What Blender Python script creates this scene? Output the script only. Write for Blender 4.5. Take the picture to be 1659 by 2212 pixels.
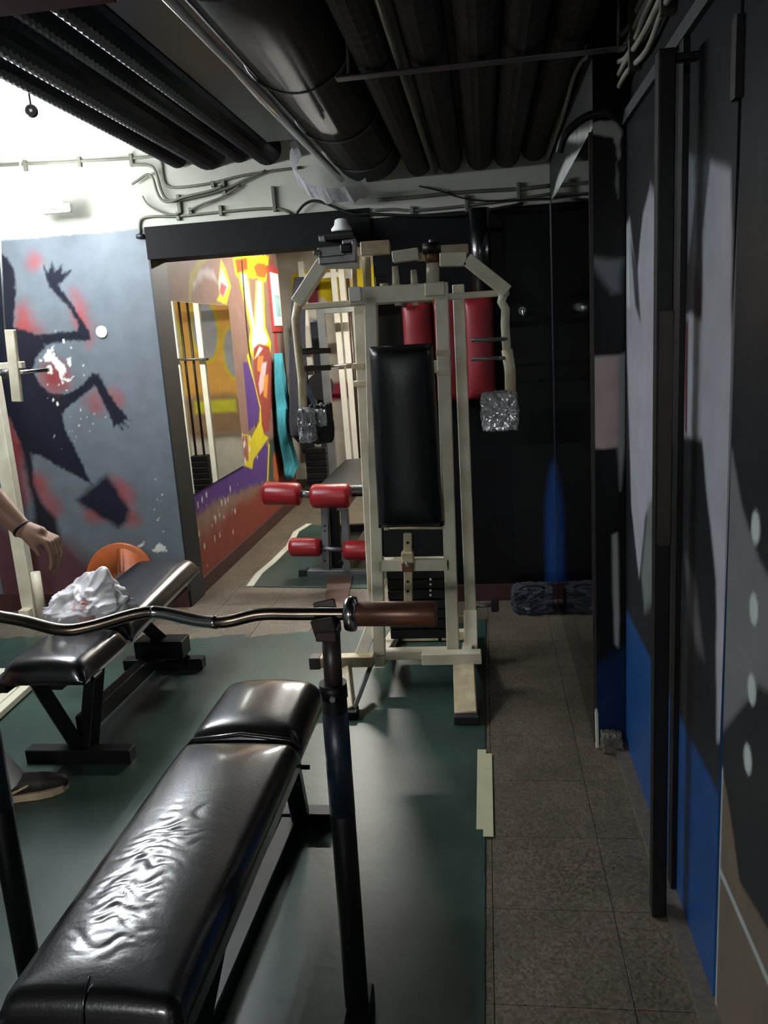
import bpy, bmesh, math, random
import numpy as np
from mathutils import Vector, Matrix, noise as mnoise
random.seed(7)
for o in list(bpy.data.objects): bpy.data.objects.remove(o)
SC = bpy.context.scene
COL = SC.collection

# ------------------------------------------------------------------ camera
F, W, H = 1740.0, 1659.0, 2212.0
PITCH, YAW, ROLL, CAMH = math.radians(12.5), math.radians(7.7), math.radians(3.77), 1.45
Fh = Vector((-math.sin(YAW), math.cos(YAW), 0)); R0 = Vector((math.cos(YAW), math.sin(YAW), 0)); ZA = Vector((0, 0, 1))
FW = Fh*math.cos(PITCH) - ZA*math.sin(PITCH); D0 = -(ZA*math.cos(PITCH) + Fh*math.sin(PITCH))
CR = R0*math.cos(ROLL) + D0*math.sin(ROLL); CD = R0*(-math.sin(ROLL)) + D0*math.cos(ROLL)
CAM = Vector((0, 0, CAMH))
cd = bpy.data.cameras.new('camera'); cam = bpy.data.objects.new('camera', cd); COL.objects.link(cam)
cd.sensor_fit = 'HORIZONTAL'; cd.sensor_width = 36.0; cd.lens = 36.0*F/W; cd.clip_start = 0.02
m3 = Matrix((CR, -CD, -FW)).transposed()
cam.matrix_world = Matrix.Translation(CAM) @ m3.to_4x4()
SC.camera = cam
def ray(x, y): return CR*(x-W/2) + CD*(y-H/2) + FW*F
def PZ(x, y, z=0.0): d = ray(x, y); return CAM + d*((z-CAM.z)/d.z)
def PY(x, y, Y): d = ray(x, y); return CAM + d*((Y-CAM.y)/d.y)
def PX(x, y, X): d = ray(x, y); return CAM + d*((X-CAM.x)/d.x)

# ------------------------------------------------------------------ world, exposure
wd = bpy.data.worlds.new('world'); SC.world = wd; wd.use_nodes = True
wd.node_tree.nodes['Background'].inputs[0].default_value = (0.5, 0.55, 0.6, 1)
wd.node_tree.nodes['Background'].inputs[1].default_value = 0.0
SC.view_settings.view_transform = 'Standard'; SC.view_settings.look = 'None'
SC.view_settings.gamma = 1.0; SC.view_settings.use_curve_mapping = False
SC.view_settings.exposure = 0.0
LAMP_R = 520.0     # radiance of the tubes in the part of the gym behind the camera
LAMP_A = 190.0      # radiance of the gym's fluorescent tubes
LAMP_B = 400.0      # radiance of the back room's tubes

# ------------------------------------------------------------------ materials
def lin(c):
    return tuple(((v/255.0)/12.92 if v/255.0 <= .04045 else ((v/255.0+.055)/1.055)**2.4) for v in c)
def mat(name, col, rough=.5, metal=0.0, var=.25, vscale=8.0, bump=0.0, bscale=60.0, spec=.5, coat=0.0, emit=None, col2=None, trans=0.0):
    m = bpy.data.materials.new(name); m.use_nodes = True
    nt = m.node_tree; b = nt.nodes['Principled BSDF']
    c = lin(col)
    tc = nt.nodes.new('ShaderNodeTexCoord')
    nz = nt.nodes.new('ShaderNodeTexNoise'); nz.inputs['Scale'].default_value = vscale; nz.inputs['Detail'].default_value = 6
    nt.links.new(tc.outputs['Object'], nz.inputs['Vector'])
    rp = nt.nodes.new('ShaderNodeValToRGB')
    d2 = lin(col2) if col2 else tuple(v*(1-var) for v in c)
    l2 = tuple(min(1, v*(1+var*.6)) for v in c)
    rp.color_ramp.elements[0].position = .32; rp.color_ramp.elements[0].color = (*d2, 1)
    rp.color_ramp.elements[1].position = .68; rp.color_ramp.elements[1].color = (*l2, 1)
    nt.links.new(nz.outputs['Fac'], rp.inputs['Fac']); nt.links.new(rp.outputs['Color'], b.inputs['Base Color'])
    b.inputs['Roughness'].default_value = rough; b.inputs['Metallic'].default_value = metal
    b.inputs['Specular IOR Level'].default_value = spec; b.inputs['Coat Weight'].default_value = coat
    b.inputs['Coat Roughness'].default_value = .12
    if trans: b.inputs['Transmission Weight'].default_value = trans
    if bump:
        n2 = nt.nodes.new('ShaderNodeTexNoise'); n2.inputs['Scale'].default_value = bscale; n2.inputs['Detail'].default_value = 5
        nt.links.new(tc.outputs['Object'], n2.inputs['Vector'])
        bp = nt.nodes.new('ShaderNodeBump'); bp.inputs['Strength'].default_value = bump; bp.inputs['Distance'].default_value = .01
        nt.links.new(n2.outputs['Fac'], bp.inputs['Height']); nt.links.new(bp.outputs['Normal'], b.inputs['Normal'])
    if emit:
        b.inputs['Emission Color'].default_value = (*lin(emit[0]), 1); b.inputs['Emission Strength'].default_value = emit[1]
    return m
M = {}
M['white_wall'] = mat('white_plaster', (182, 183, 168), .8, var=.12, vscale=3, bump=.15, bscale=25)
M['ceiling'] = mat('white_ceiling_paint', (222, 222, 214), .85, var=.08, vscale=2, bump=.1, bscale=20)
M['black_wall'] = mat('black_wall_paint', (9, 9, 11), .8, var=.3, vscale=4, bump=.2, bscale=18, spec=.2)
M['dark_wall'] = mat('dark_grey_wall', (62, 64, 66), .8, var=.2, vscale=2, bump=.2, bscale=15)
M['grey_wall'] = mat('silver_grey_paint', (98, 104, 109), .6, var=.12, vscale=3)
M['frame'] = mat('dark_slate_frame_paint', (17, 26, 30), .5, var=.2, vscale=5)
M['base_red'] = mat('dark_red_baseboard', (62, 32, 28), .6, var=.3, vscale=12)
M['base_grey'] = mat('terrazzo_skirting', (92, 84, 74), .6, var=.3, vscale=60)
M['slab'] = mat('floor_grout', (84, 76, 64), .9)
M['cream'] = mat('cream_enamel_paint', (226, 219, 195), .38, var=.1, vscale=9, bump=.05, bscale=40, col2=(204, 194, 164))
M['cream_worn'] = mat('worn_cream_enamel', (208, 196, 162), .45, var=.2, vscale=14, col2=(168, 146, 108))
M['strip_white'] = mat('glossy_white_strip', (225, 225, 225), .2, var=.05, coat=1.0)
M['white_steel'] = mat('white_enamel', (225, 222, 208), .35, var=.08)
M['black_steel'] = mat('black_enamel_steel', (11, 10, 11), .45, var=.3, vscale=10, spec=.3)
M['dark_brown'] = mat('dark_brown_steel', (50, 38, 32), .4, var=.35, vscale=18)
M['navy_steel'] = mat('worn_blue_black_paint', (20, 33, 48), .4, var=.5, vscale=14)
M['chrome'] = mat('chrome', (200, 200, 200), .16, 1.0, var=.1)
M['bar_steel'] = mat('worn_steel_bar', (120, 108, 96), .27, 1.0, var=.3, vscale=20)
M['grey_steel'] = mat('grey_steel', (120, 122, 122), .4, .6, var=.2)
M['sleeve'] = mat('rusty_copper_sleeve', (112, 76, 58), .36, .45, var=.3, vscale=16)
M['rust'] = mat('rusty_steel', (120, 86, 60), .5, .5, var=.4, vscale=30)
M['rubber'] = mat('black_rubber', (16, 16, 16), .7, var=.2)
M['leather'] = mat('black_vinyl', (10, 10, 12), .3, var=.2, vscale=14, bump=.06, bscale=170, spec=.6, coat=.8)
M['leather_soft'] = mat('black_satin_vinyl', (8, 9, 12), .36, var=.2, vscale=14, bump=.08, bscale=120, spec=.4)
M['red_vinyl'] = mat('red_vinyl', (150, 28, 34), .34, var=.15, vscale=10, bump=.06, bscale=50)
M['red_pad'] = mat('dark_red_vinyl', (140, 34, 40), .45, var=.25, vscale=6, bump=.15, bscale=12)
M['red_beam'] = mat('oxide_red_paint', (72, 26, 26), .9, var=.3, spec=.1)
M['duct_black'] = mat('black_duct_paint', (18, 17, 20), .32, var=.3, vscale=12)
M['duct_dark'] = mat('dark_sheet_metal', (17, 18, 17), .6, .0, var=.3, spec=.3, vscale=5)
M['duct_brown'] = mat('dark_brown_duct', (29, 26, 22), .75, var=.3, vscale=7)
M['foil'] = mat('silver_foil_tape', (235, 236, 238), .3, .1, var=.1, bump=.3, bscale=40)
M['conduit'] = mat('grey_conduit', (92, 92, 78), .6, var=.2)
M['cable'] = mat('pale_cable', (150, 148, 132), .6, var=.25)
M['cable_black'] = mat('black_cable', (14, 14, 14), .5)
M['plastic_bag'] = mat('white_plastic_bag', (242, 243, 244), .35, var=.04, bump=.12, bscale=28, col2=(205, 200, 200))
M['bag_print'] = mat('red_bag_print', (214, 172, 166), .4, var=.15)
M['foil_bag'] = mat('grey_plastic_wrap', (190, 192, 193), .18, .55, var=.4, vscale=20, bump=.5, bscale=30)
M['orange'] = mat('orange_plate_paint', (168, 84, 36), .45, var=.2, vscale=10)
M['teal'] = mat('turquoise_cloth', (44, 124, 136), .9, var=.15, vscale=14, bump=.2, bscale=60)
M['navy'] = mat('navy_cloth', (17, 20, 34), .9, var=.2, bump=.2)
M['grey_cloth'] = mat('charcoal_cloth', (42, 46, 56), .9, var=.2, bump=.2)
M['paper'] = mat('pale_green_paper', (196, 214, 206), .7, var=.08)
M['paper_print'] = mat('grey_print', (140, 176, 176), .7)
M['red_frame'] = mat('red_frame_paint', (172, 60, 56), .5, var=.2)
M['skin'] = mat('skin', (176, 136, 112), .5, var=.12, vscale=8)
M['shirt'] = mat('dark_tshirt', (30, 30, 34), .9, var=.2)
M['shorts'] = mat('dark_shorts', (24, 24, 28), .9, var=.2)
M['hair'] = mat('dark_hair', (24, 18, 15), .7)
M['sock'] = mat('white_sock', (200, 198, 192), .9)
M['shoe'] = mat('dark_brown_shoe', (40, 27, 24), .6, var=.3)
M['sole'] = mat('cream_shoe_sole', (190, 172, 138), .6)
M['white_plastic'] = mat('white_plastic', (235, 235, 232), .4, var=.05)
M['tape'] = mat('cream_masking_tape', (190, 186, 150), .7, var=.1)
M['wood'] = mat('brown_board', (74, 50, 38), .6, var=.35, vscale=9)
M['platform'] = mat('cream_ribbed_board', (212, 208, 186), .55, var=.1)
M['mirror'] = mat('mirror_glass', (222, 228, 226), .015, 1.0, var=.0)
M['mirror_old'] = mat('dull_mirror_glass', (120, 124, 126), .06, 1.0, var=.1)
M['tube'] = mat('lit_fluorescent_tube', (255, 255, 255), .3, var=0, emit=((240, 246, 255), LAMP_A))
M['tube_r'] = mat('lit_rear_tube', (255, 255, 255), .3, var=0, emit=((246, 248, 250), LAMP_R))
M['tube_b'] = mat('lit_back_room_tube', (255, 255, 255), .3, var=0, emit=((255, 250, 240), LAMP_B))

def terrazzo():
    m = mat('terrazzo', (94, 89, 79), .45, var=.25, vscale=5); nt = m.node_tree; b = nt.nodes['Principled BSDF']
    tc = [n for n in nt.nodes if n.type == 'TEX_COORD'][0]; rp = [n for n in nt.nodes if n.type == 'VALTORGB'][0]
    geo = nt.nodes.new('ShaderNodeNewGeometry')
    for n in nt.nodes:
        if n.type == 'TEX_NOISE': nt.links.new(geo.outputs['Position'], n.inputs['Vector'])
    vo = nt.nodes.new('ShaderNodeTexVoronoi'); vo.inputs['Scale'].default_value = 150
    nt.links.new(geo.outputs['Position'], vo.inputs['Vector'])
    r2 = nt.nodes.new('ShaderNodeValToRGB'); r2.color_ramp.interpolation = 'CONSTANT'
    e = r2.color_ramp.elements; e[0].position = 0; e[0].color = (.6, .54, .48, 1); e[1].position = .28; e[1].color = (.95, .9, .82, 1)
    for p, c in ((.55, (1.25, 1.15, 1.0, 1)), (.72, (.82, .68, .6, 1)), (.86, (1.3, 1.27, 1.2, 1))):
        x = e.new(p); x.color = c
    nt.links.new(vo.outputs['Color'], r2.inputs['Fac'])
    mx = nt.nodes.new('ShaderNodeMix'); mx.data_type = 'RGBA'; mx.blend_type = 'MULTIPLY'; mx.inputs[0].default_value = 1
    nt.links.new(rp.outputs['Color'], mx.inputs[6]); nt.links.new(r2.outputs['Color'], mx.inputs[7])
    nt.links.new(mx.outputs[2], b.inputs['Base Color'])
    return m
M['terrazzo'] = terrazzo()
def matgreen():
    m = mat('green_floor_sheet', (46, 68, 60), .36, var=.22, vscale=3.0, bump=.06, bscale=35, col2=(32, 47, 42))
    return m
M['mat'] = matgreen()
def paintmat(name, rough=.5):
    m = bpy.data.materials.new(name); m.use_nodes = True; nt = m.node_tree; b = nt.nodes['Principled BSDF']
    at = nt.nodes.new('ShaderNodeVertexColor'); at.layer_name = 'Col'
    tc = nt.nodes.new('ShaderNodeTexCoord'); nz = nt.nodes.new('ShaderNodeTexNoise'); nz.inputs['Scale'].default_value = 9; nz.inputs['Detail'].default_value = 8
    nt.links.new(tc.outputs['Object'], nz.inputs['Vector'])
    mr = nt.nodes.new('ShaderNodeMapRange'); mr.inputs[1].default_value = .3; mr.inputs[2].default_value = .7; mr.inputs[3].default_value = .86; mr.inputs[4].default_value = 1.08
    nt.links.new(nz.outputs['Fac'], mr.inputs[0])
    mx = nt.nodes.new('ShaderNodeMix'); mx.data_type = 'RGBA'; mx.blend_type = 'MULTIPLY'; mx.inputs[0].default_value = 1
    nt.links.new(at.outputs['Color'], mx.inputs[6]); nt.links.new(mr.outputs[0], mx.inputs[7]); nt.links.new(mx.outputs[2], b.inputs['Base Color'])
    b.inputs['Roughness'].default_value = rough; b.inputs['Specular IOR Level'].default_value = .2
    bp = nt.nodes.new('ShaderNodeBump'); bp.inputs['Strength'].default_value = .12; bp.inputs['Distance'].default_value = .01
    nt.links.new(nz.outputs['Fac'], bp.inputs['Height']); nt.links.new(bp.outputs['Normal'], b.inputs['Normal'])
    return m
M['mural'] = paintmat('mural_paint', .5); M['mural_gloss'] = paintmat('glossy_mural_paint', .32)

# ------------------------------------------------------------------ object helpers
def wloc(o):
    v = Vector((0, 0, 0))
    while o: v += o.location; o = o.parent
    return v
def tag(o, label=None, cat=None, group=None, kind=None):
    if label: o['label'] = label
    if cat: o['category'] = cat
    if group: o['group'] = group
    if kind: o['kind'] = kind
    return o
def thing(name, label, cat, loc, group=None):
    o = bpy.data.objects.new(name, None); COL.objects.link(o); o.location = loc; o.empty_display_size = .1
    return tag(o, label, cat, group)
def link(name, me, parent=None):
    o = bpy.data.objects.new(name, me); COL.objects.link(o)
    if parent is None:
        if len(me.vertices):
            co = np.empty(len(me.vertices)*3); me.vertices.foreach_get('co', co); co = co.reshape(-1, 3)
            b = Vector(((co[:, 0].min()+co[:, 0].max())/2, (co[:, 1].min()+co[:, 1].max())/2, co[:, 2].min()))
            me.transform(Matrix.Translation(-b)); o.location = b
    else:
        me.transform(Matrix.Translation(-wloc(parent))); o.parent = parent
    return o
def obj(name, bm, m, parent=None, smooth=False):
    bmesh.ops.recalc_face_normals(bm, faces=bm.faces[:])
    me = bpy.data.meshes.new(name); bm.to_mesh(me); bm.free()
    for x in (m if isinstance(m, (list, tuple)) else [m]): me.materials.append(M[x] if isinstance(x, str) else x)
    if smooth: me.shade_smooth()
    return link(name, me, parent)
def struct(o): o['kind'] = 'structure'; return o
def NB(): return bmesh.new()
def add_box(bm, c, s, rot=None, bev=0.0, seg=1):
    r = bmesh.ops.create_cube(bm, size=1); vs = r['verts']
    mtx = Matrix.Translation(Vector(c)) @ (rot.to_4x4() if rot else Matrix.Identity(4)) @ Matrix.Diagonal((*s, 1))
    bmesh.ops.transform(bm, matrix=mtx, verts=vs)
    if bev:
        es = list({e for v in vs for e in v.link_edges})
        bmesh.ops.bevel(bm, geom=es, offset=bev, segments=seg, affect='EDGES', profile=.5)
def frame(p0, p1, up=(0, 0, 1)):
    z = (Vector(p1)-Vector(p0)).normalized(); u = Vector(up)
    if abs(z.dot(u)) > .97: u = Vector((0, 1, 0))
    x = u.cross(z).normalized(); y = z.cross(x)
    return Matrix((x, y, z)).transposed()
def add_bar(bm, p0, p1, w, d, up=(0, 0, 1), bev=.003):
    """rectangular tube from p0 to p1; w across, d along up"""
    p0, p1 = Vector(p0), Vector(p1)
    add_box(bm, (p0+p1)/2, (w, d, (p1-p0).length), frame(p0, p1, up), bev)
def add_tube(bm, pts, r, seg=10, cap=True, ry=None):
    pts = [Vector(p) for p in pts]; n = len(pts)
    rs = r if isinstance(r, (list, tuple)) else [r]*n
    rings = []; prev = None
    for i, p in enumerate(pts):
        t = (pts[min(i+1, n-1)] - pts[max(i-1, 0)]).normalized()
        if prev is None:
            u = Vector((0, 0, 1)) if abs(t.z) < .9 else Vector((0, 1, 0))
            x = u.cross(t).normalized()
        else: x = (prev - t*prev.dot(t)).normalized()
        prev = x; y = t.cross(x)
        rings.append([bm.verts.new(p + x*math.cos(a)*rs[i] + y*math.sin(a)*rs[i]*(ry or 1)) for a in [2*math.pi*k/seg for k in range(seg)]])
    for a, b in zip(rings, rings[1:]):
        for k in range(seg): bm.faces.new((a[k], a[(k+1) % seg], b[(k+1) % seg], b[k]))
    if cap:
        bm.faces.new(rings[0]); bm.faces.new(rings[-1])
def add_lathe(bm, prof, c, axis, seg=24):
    """prof: (dist along axis, radius)"""
    a = Vector(axis).normalized(); c = Vector(c)
    add_tube(bm, [c + a*d for d, _ in prof], [max(r, 1e-4) for _, r in prof], seg)
def smoothpath(pts, n=6):
    pts = [Vector(p) for p in pts]; out = []
    for i in range(len(pts)-1):
        p0 = pts[max(i-1, 0)]; p1 = pts[i]; p2 = pts[i+1]; p3 = pts[min(i+2, len(pts)-1)]
        for k in range(n):
            t = k/n
            out.append(.5*((2*p1) + (p2-p0)*t + (2*p0-5*p1+4*p2-p3)*t*t + (3*p1-p0-3*p2+p3)*t**3))
    return out + [pts[-1]]
def bar(root, name, p0, p1, w, d, m, up=(0, 0, 1), bev=.003):
    bm = NB(); add_bar(bm, p0, p1, w, d, up, bev); return obj(name, bm, m, root)
def tube(root, name, pts, r, m, seg=12):
    bm = NB(); add_tube(bm, pts, r, seg); return obj(name, bm, m, root, True) if seg > 8 and False else shade(obj(name, bm, m, root))
def shade(o):
    me = o.data
    for p in me.polygons: p.use_smooth = len(p.vertices) == 4
    return o
def box(root, name, c, s, m, bev=.003, rot=None, seg=1):
    bm = NB(); add_box(bm, c, s, rot, bev, seg); return obj(name, bm, m, root)
def sbox(name, lo, hi, m, parent=None):
    lo, hi = Vector(lo), Vector(hi); bm = NB(); add_box(bm, (lo+hi)/2, hi-lo)
    o = obj(name, bm, m, parent); return struct(o) if parent is None else o
def lathe(root, name, prof, c, axis, m, seg=24):
    bm = NB(); add_lathe(bm, prof, c, axis, seg); return shade(obj(name, bm, m, root))
def pad(root, name, lo, hi, m, crown=.02, edge=.02, nx=18, ny=40, fn=None, axis='z'):
    """upholstered pad: soft box with a crowned top. local box lo..hi, top = +z; fn(x,y,z)->Vector maps to the world"""
    lo, hi = Vector(lo), Vector(hi); bm = NB()
    sx, sy, sz = hi-lo; grid = {}
    def sup(t, k): return math.copysign(min(1, abs(t))**k, t)
    rows = []
    for j in range(ny+1):
        v = -1+2*j/ny; row = []
        for i in range(nx+1):
            u = -1+2*i/nx
            du = max(0, abs(u)*sx/2-(sx/2-edge))/edge; dv = max(0, abs(v)*sy/2-(sy/2-edge))/edge
            d = min(1, math.hypot(du, dv)); drop = edge*(1-math.sqrt(max(0, 1-d*d)))
            c = crown*(1-abs(u)**2.2)*(1-abs(v)**6)
            row.append(Vector((lo.x+sx*(u+1)/2, lo.y+sy*(v+1)/2, hi.z-crown+c-drop)))
        rows.append(row)
    top = [[bm.verts.new(p if not fn else fn(p)) for p in row] for row in rows]
    bot = [[None]*(nx+1) for _ in rows]
    for j in range(ny+1):
        for i in range(nx+1):
            if i in (0, nx) or j in (0, ny):
                p = rows[j][i].copy(); p.z = lo.z; bot[j][i] = bm.verts.new(p if not fn else fn(p))
    for j in range(ny):
        for i in range(nx): bm.faces.new((top[j][i], top[j][i+1], top[j+1][i+1], top[j+1][i]))
    loop = [(0, i) for i in range(nx)] + [(j, nx) for j in range(ny)] + [(ny, i) for i in range(nx, 0, -1)] + [(j, 0) for j in range(ny, 0, -1)]
    for a, b in zip(loop, loop[1:]+loop[:1]):
        bm.faces.new((top[a[0]][a[1]], top[b[0]][b[1]], bot[b[0]][b[1]], bot[a[0]][a[1]]))
    bm.faces.new([bot[j][i] for j, i in loop])
    o = obj(name, bm, m, root)
    for p in o.data.polygons: p.use_smooth = True
    return o

# ------------------------------------------------------------------ murals: colours laid on a fine wall grid
rng = np.random.default_rng(3)
def vnoise(x, y, s=1.0, seed=0):
    """cheap smooth noise in -1..1"""
    r = np.random.default_rng(seed); v = np.zeros_like(x)
    for k in range(7):
        a = r.uniform(0, 6.283); f = s*r.uniform(.6, 1.9); p = r.uniform(0, 6.283)
        v += np.sin((x*np.cos(a)+y*np.sin(a))*f + p + 1.3*np.sin((y*np.cos(a)-x*np.sin(a))*f*.7+p*2))
    return v/7*1.6
def polysd(px, py, poly):
    P = np.array(poly, float); Q = np.roll(P, -1, 0); ins = np.zeros(px.shape, bool); d = np.full(px.shape, 1e9)
    for (x0, y0), (x1, y1) in zip(P, Q):
        dx, dy = x1-x0, y1-y0; L = dx*dx+dy*dy+1e-12
        t = np.clip(((px-x0)*dx+(py-y0)*dy)/L, 0, 1); d = np.minimum(d, np.hypot(px-x0-t*dx, py-y0-t*dy))
        c = ((y0 > py) != (y1 > py)); ins ^= c & (px < dx*(py-y0)/(dy if dy else 1e-12)+x0)
    return np.where(ins, -d, d)
class Mural:
    def __init__(s, O, U, V, w, h, res=.006, base=(120, 120, 120), flip=False):
        s.O, s.U, s.V, s.w, s.h = Vector(O), Vector(U), Vector(V), w, h; s.N = s.U.cross(s.V)
        s.nx, s.ny = max(2, int(w/res)), max(2, int(h/res))
        s.x, s.y = np.meshgrid(np.linspace(0, w, s.nx+1), np.linspace(0, h, s.ny+1)); s.c = np.zeros(s.x.shape+(3,)); s.c[:] = lin(base)
    def uv(s, p):
        d = ray(*p); t = (s.O-CAM).dot(s.N)/d.dot(s.N); q = CAM+d*t-s.O; return (q.dot(s.U), q.dot(s.V))
    def blend(s, a, col):
        s.c += (np.array(lin(col))-s.c)*a[..., None]
    def poly(s, pts, col, blur=.004, jit=0.0, js=60, alpha=1.0, local=False, seed=1):
        P = pts if local else [s.uv(p) for p in pts]
        A = np.array(P); m = blur+jit+.01
        sl = np.s_[max(0, int((A[:, 1].min()-m)/s.h*s.ny)):max(0, int((A[:, 1].max()+m)/s.h*s.ny)+2), max(0, int((A[:, 0].min()-m)/s.w*s.nx)):max(0, int((A[:, 0].max()+m)/s.w*s.nx)+2)]
        x, y = s.x[sl], s.y[sl]
        if not x.size: return
        d = polysd(x, y, P)
        if jit: d = d + jit*vnoise(x, y, js, seed)
        a = np.clip(.5-d/(2*max(blur, 1e-4)), 0, 1)*alpha
        s.c[sl] += (np.array(lin(col))-s.c[sl])*a[..., None]
    def line(s, pts, wd, col, blur=.003, local=False, alpha=1.0):
        P = pts if local else [s.uv(p) for p in pts]
        for a, b in zip(P, P[1:]):
            dx, dy = b[0]-a[0], b[1]-a[1]; L = math.hypot(dx, dy)+1e-9; nx, ny = -dy/L*wd/2, dx/L*wd/2; ex, ey = dx/L*wd*.3, dy/L*wd*.3
            s.poly([(a[0]+nx-ex, a[1]+ny-ey), (b[0]+nx+ex, b[1]+ny+ey), (b[0]-nx+ex, b[1]-ny+ey), (a[0]-nx-ex, a[1]-ny-ey)], col, blur, local=True, alpha=alpha)
    def blob(s, c, rx, ry, col, blur=.02, jit=0.0, js=60, alpha=1.0, seed=1):
        """c in photo pixels, radii in metres on the wall"""
        u, v = s.uv(c); s.poly([(u+rx*math.cos(t), v+ry*math.sin(t)) for t in np.linspace(0, 6.283, 17)[:-1]], col, blur, jit, js, alpha, True, seed)
    def flakes(s, c, spread, n, col, size=(.004, .015), seed=2):
        r = random.Random(seed); u, v = s.uv(c)
        for k in range(n):
            a, b = u+r.gauss(0, spread[0]), v+r.gauss(0, spread[1]); q = r.uniform(*size)
            s.poly([(a+q*r.uniform(.5, 1.2)*math.cos(t)*.7, b+q*r.uniform(.5, 1.2)*math.sin(t)) for t in np.linspace(0, 6.283, 7)[:-1]], col, .002, local=True)
    def build(s, name, m='mural', parent=None, thick=0.0, holes=None):
        nx, ny = s.nx, s.ny; P = np.array(s.O)+s.x[..., None]*np.array(s.U)+s.y[..., None]*np.array(s.V)
        co = P.reshape(-1, 3); cl = s.c.reshape(-1, 3)
        i = np.arange((nx+1)*(ny+1)).reshape(ny+1, nx+1)
        f = np.stack([i[:-1, :-1], i[:-1, 1:], i[1:, 1:], i[1:, :-1]], -1).reshape(-1, 4)
        if thick:
            n0 = len(co); cn = i[[0, 0, -1, -1], [0, -1, -1, 0]]
            back = co[cn] - np.array(s.N)*thick; co = np.vstack([co, back]); cl = np.vstack([cl, cl[cn]])
            loops = [i[0, :], i[:, -1], i[-1, ::-1], i[::-1, 0]]; ext = []
            for k in range(4): ext.append(list(loops[k]) + [n0+(k+1) % 4, n0+k])
            faces = f.tolist() + [e[::-1] for e in ext]
        else: faces = f.tolist()
        me = bpy.data.meshes.new(name); me.from_pydata(co.tolist(), [], faces)
        at = me.color_attributes.new('Col', 'FLOAT_COLOR', 'POINT')
        at.data.foreach_set('color', np.hstack([cl, np.ones((len(cl), 1))]).astype(np.float32).ravel())
        me.materials.append(M[m]); me.update()
        o = link(name, me, parent)
        return o

# ================================================================== STRUCTURE
XR, YB, CEIL = .435, 4.2, 2.47           # right wall face, back wall face, ceiling
floor = sbox('floor', (-3.7, -5.6, -.08), (1.5, 8.4, -.006), 'slab')
tm = None
for i in range(-12, 6):
    for j in range(0, 28):
        cx, cy = .0+.3*i+.12, .15+.3*j
        ok = (cx > -.25 and cy < 4.2 and cx < .45) or (3.3 < cy < 4.5 and cx < .45) or (cy >= 4.4 and -1.75 < cx < 1.4 and cy < 8.3)
        if not ok: continue
        if tm is None:
            bm = NB(); add_box(bm, (0, 0, -.004), (.2985, .2985, .008), bev=.0008)
            tm = bpy.data.meshes.new('tile'); bm.to_mesh(tm); bm.free(); tm.materials.append(M['terrazzo'])
        t = bpy.data.objects.new('tile', tm); COL.objects.link(t); t.parent = floor
        t.location = Vector((cx, cy, random.uniform(-.0008, .0))) - floor.location
ceiling = sbox('ceiling', (-3.7, -5.6, CEIL), (1.5, 8.4, CEIL+.1), 'ceiling')
wl = sbox('wall_left', (-3.7, -5.6, 0), (-3.6, 4.2, CEIL), 'grey_wall')
sbox('wall_rear', (-3.7, -5.7, 0), (1.5, -5.6, CEIL), 'dark_wall')

# back wall, left of the doorway, with the leaping figure
wb = sbox('wall_back_left', (-3.6, YB+.004, 0), (-1.713, YB+.2, CEIL), 'grey_wall')
A = Mural((-2.85, YB, 0), (1, 0, 0), (0, 0, 1), 2.85-1.713, CEIL, .006, (98, 105, 110))
A.poly([(-.1, 2.06), (1.2, 2.06), (1.2, 2.6), (-.1, 2.6)], (186, 187, 174), .01, .004, local=True)
A.poly([(-.1, -.1), (.62, -.1), (.6, .25), (.45, .42), (.2, .5), (-.1, .55)], (84, 30, 32), .06, .03, 20, .8, True)
for c, rx, ry in (((75, 568), .03, .035), ((172, 672), .04, .12), ((190, 715), .03, .08), ((50, 690), .06, .1), ((70, 715), .1, .03), ((118, 815), .1, .09), ((245, 860), .06, .05), ((205, 870), .04, .07), ((30, 930), .1, .2), ((262, 1070), .08, .12), ((210, 1105), .1, .06), ((285, 1120), .05, .05), ((85, 1050), .05, .1), ((110, 1090), .05, .1), ((40, 1020), .06, .25)):
    A.blob(c, rx*.8, ry*.8, (150, 46, 44), .04, .02, 30, .62)
BK = (24, 26, 36)
A.poly([(-40, 520), (14, 556), (32, 585), (34, 640), (28, 706), (84, 724), (98, 737), (94, 755), (78, 772), (70, 800), (88, 832), (110, 850), (140, 852), (160, 845), (140, 880), (135, 900), (142, 930), (170, 985), (199, 1048), (170, 1030), (120, 1005), (90, 985), (65, 978), (70, 1010), (68, 1060), (60, 1000), (45, 960), (20, 900), (-40, 850)], BK, .007, .006, 110)
A.poly([(84, 722), (166, 715), (170, 700), (145, 660), (125, 640), (108, 622), (100, 605), (94, 573), (105, 588), (112, 566), (119, 587), (134, 572), (134, 590), (154, 584), (140, 603), (126, 617), (145, 642), (178, 692), (194, 718), (196, 735), (140, 737), (98, 745)], BK, .006, .005, 120)
A.poly([(130, 858), (170, 838), (190, 818), (200, 807), (213, 808), (220, 822), (235, 850), (258, 882), (282, 910), (266, 905), (277, 924), (260, 914), (266, 930), (252, 915), (246, 926), (240, 905), (228, 880), (212, 845), (204, 833), (190, 845), (165, 865), (135, 890)], BK, .006, .005, 120)
A.poly([(166, 1080), (194, 1055), (230, 1027), (244, 1044), (280, 1100), (274, 1127), (255, 1141), (236, 1127), (188, 1100)], (26, 26, 38), .018, .006)
A.poly([(42, 961), (66, 975), (72, 1044), (91, 1086), (122, 1122), (131, 1175), (116, 1195), (78, 1172), (69, 1072), (55, 1016)], (28, 26, 34), .02, .006)
A.blob((118, 812), .07, .06, (120, 44, 44), .05, .02, 40, .7)
WF = (214, 216, 206)
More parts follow.
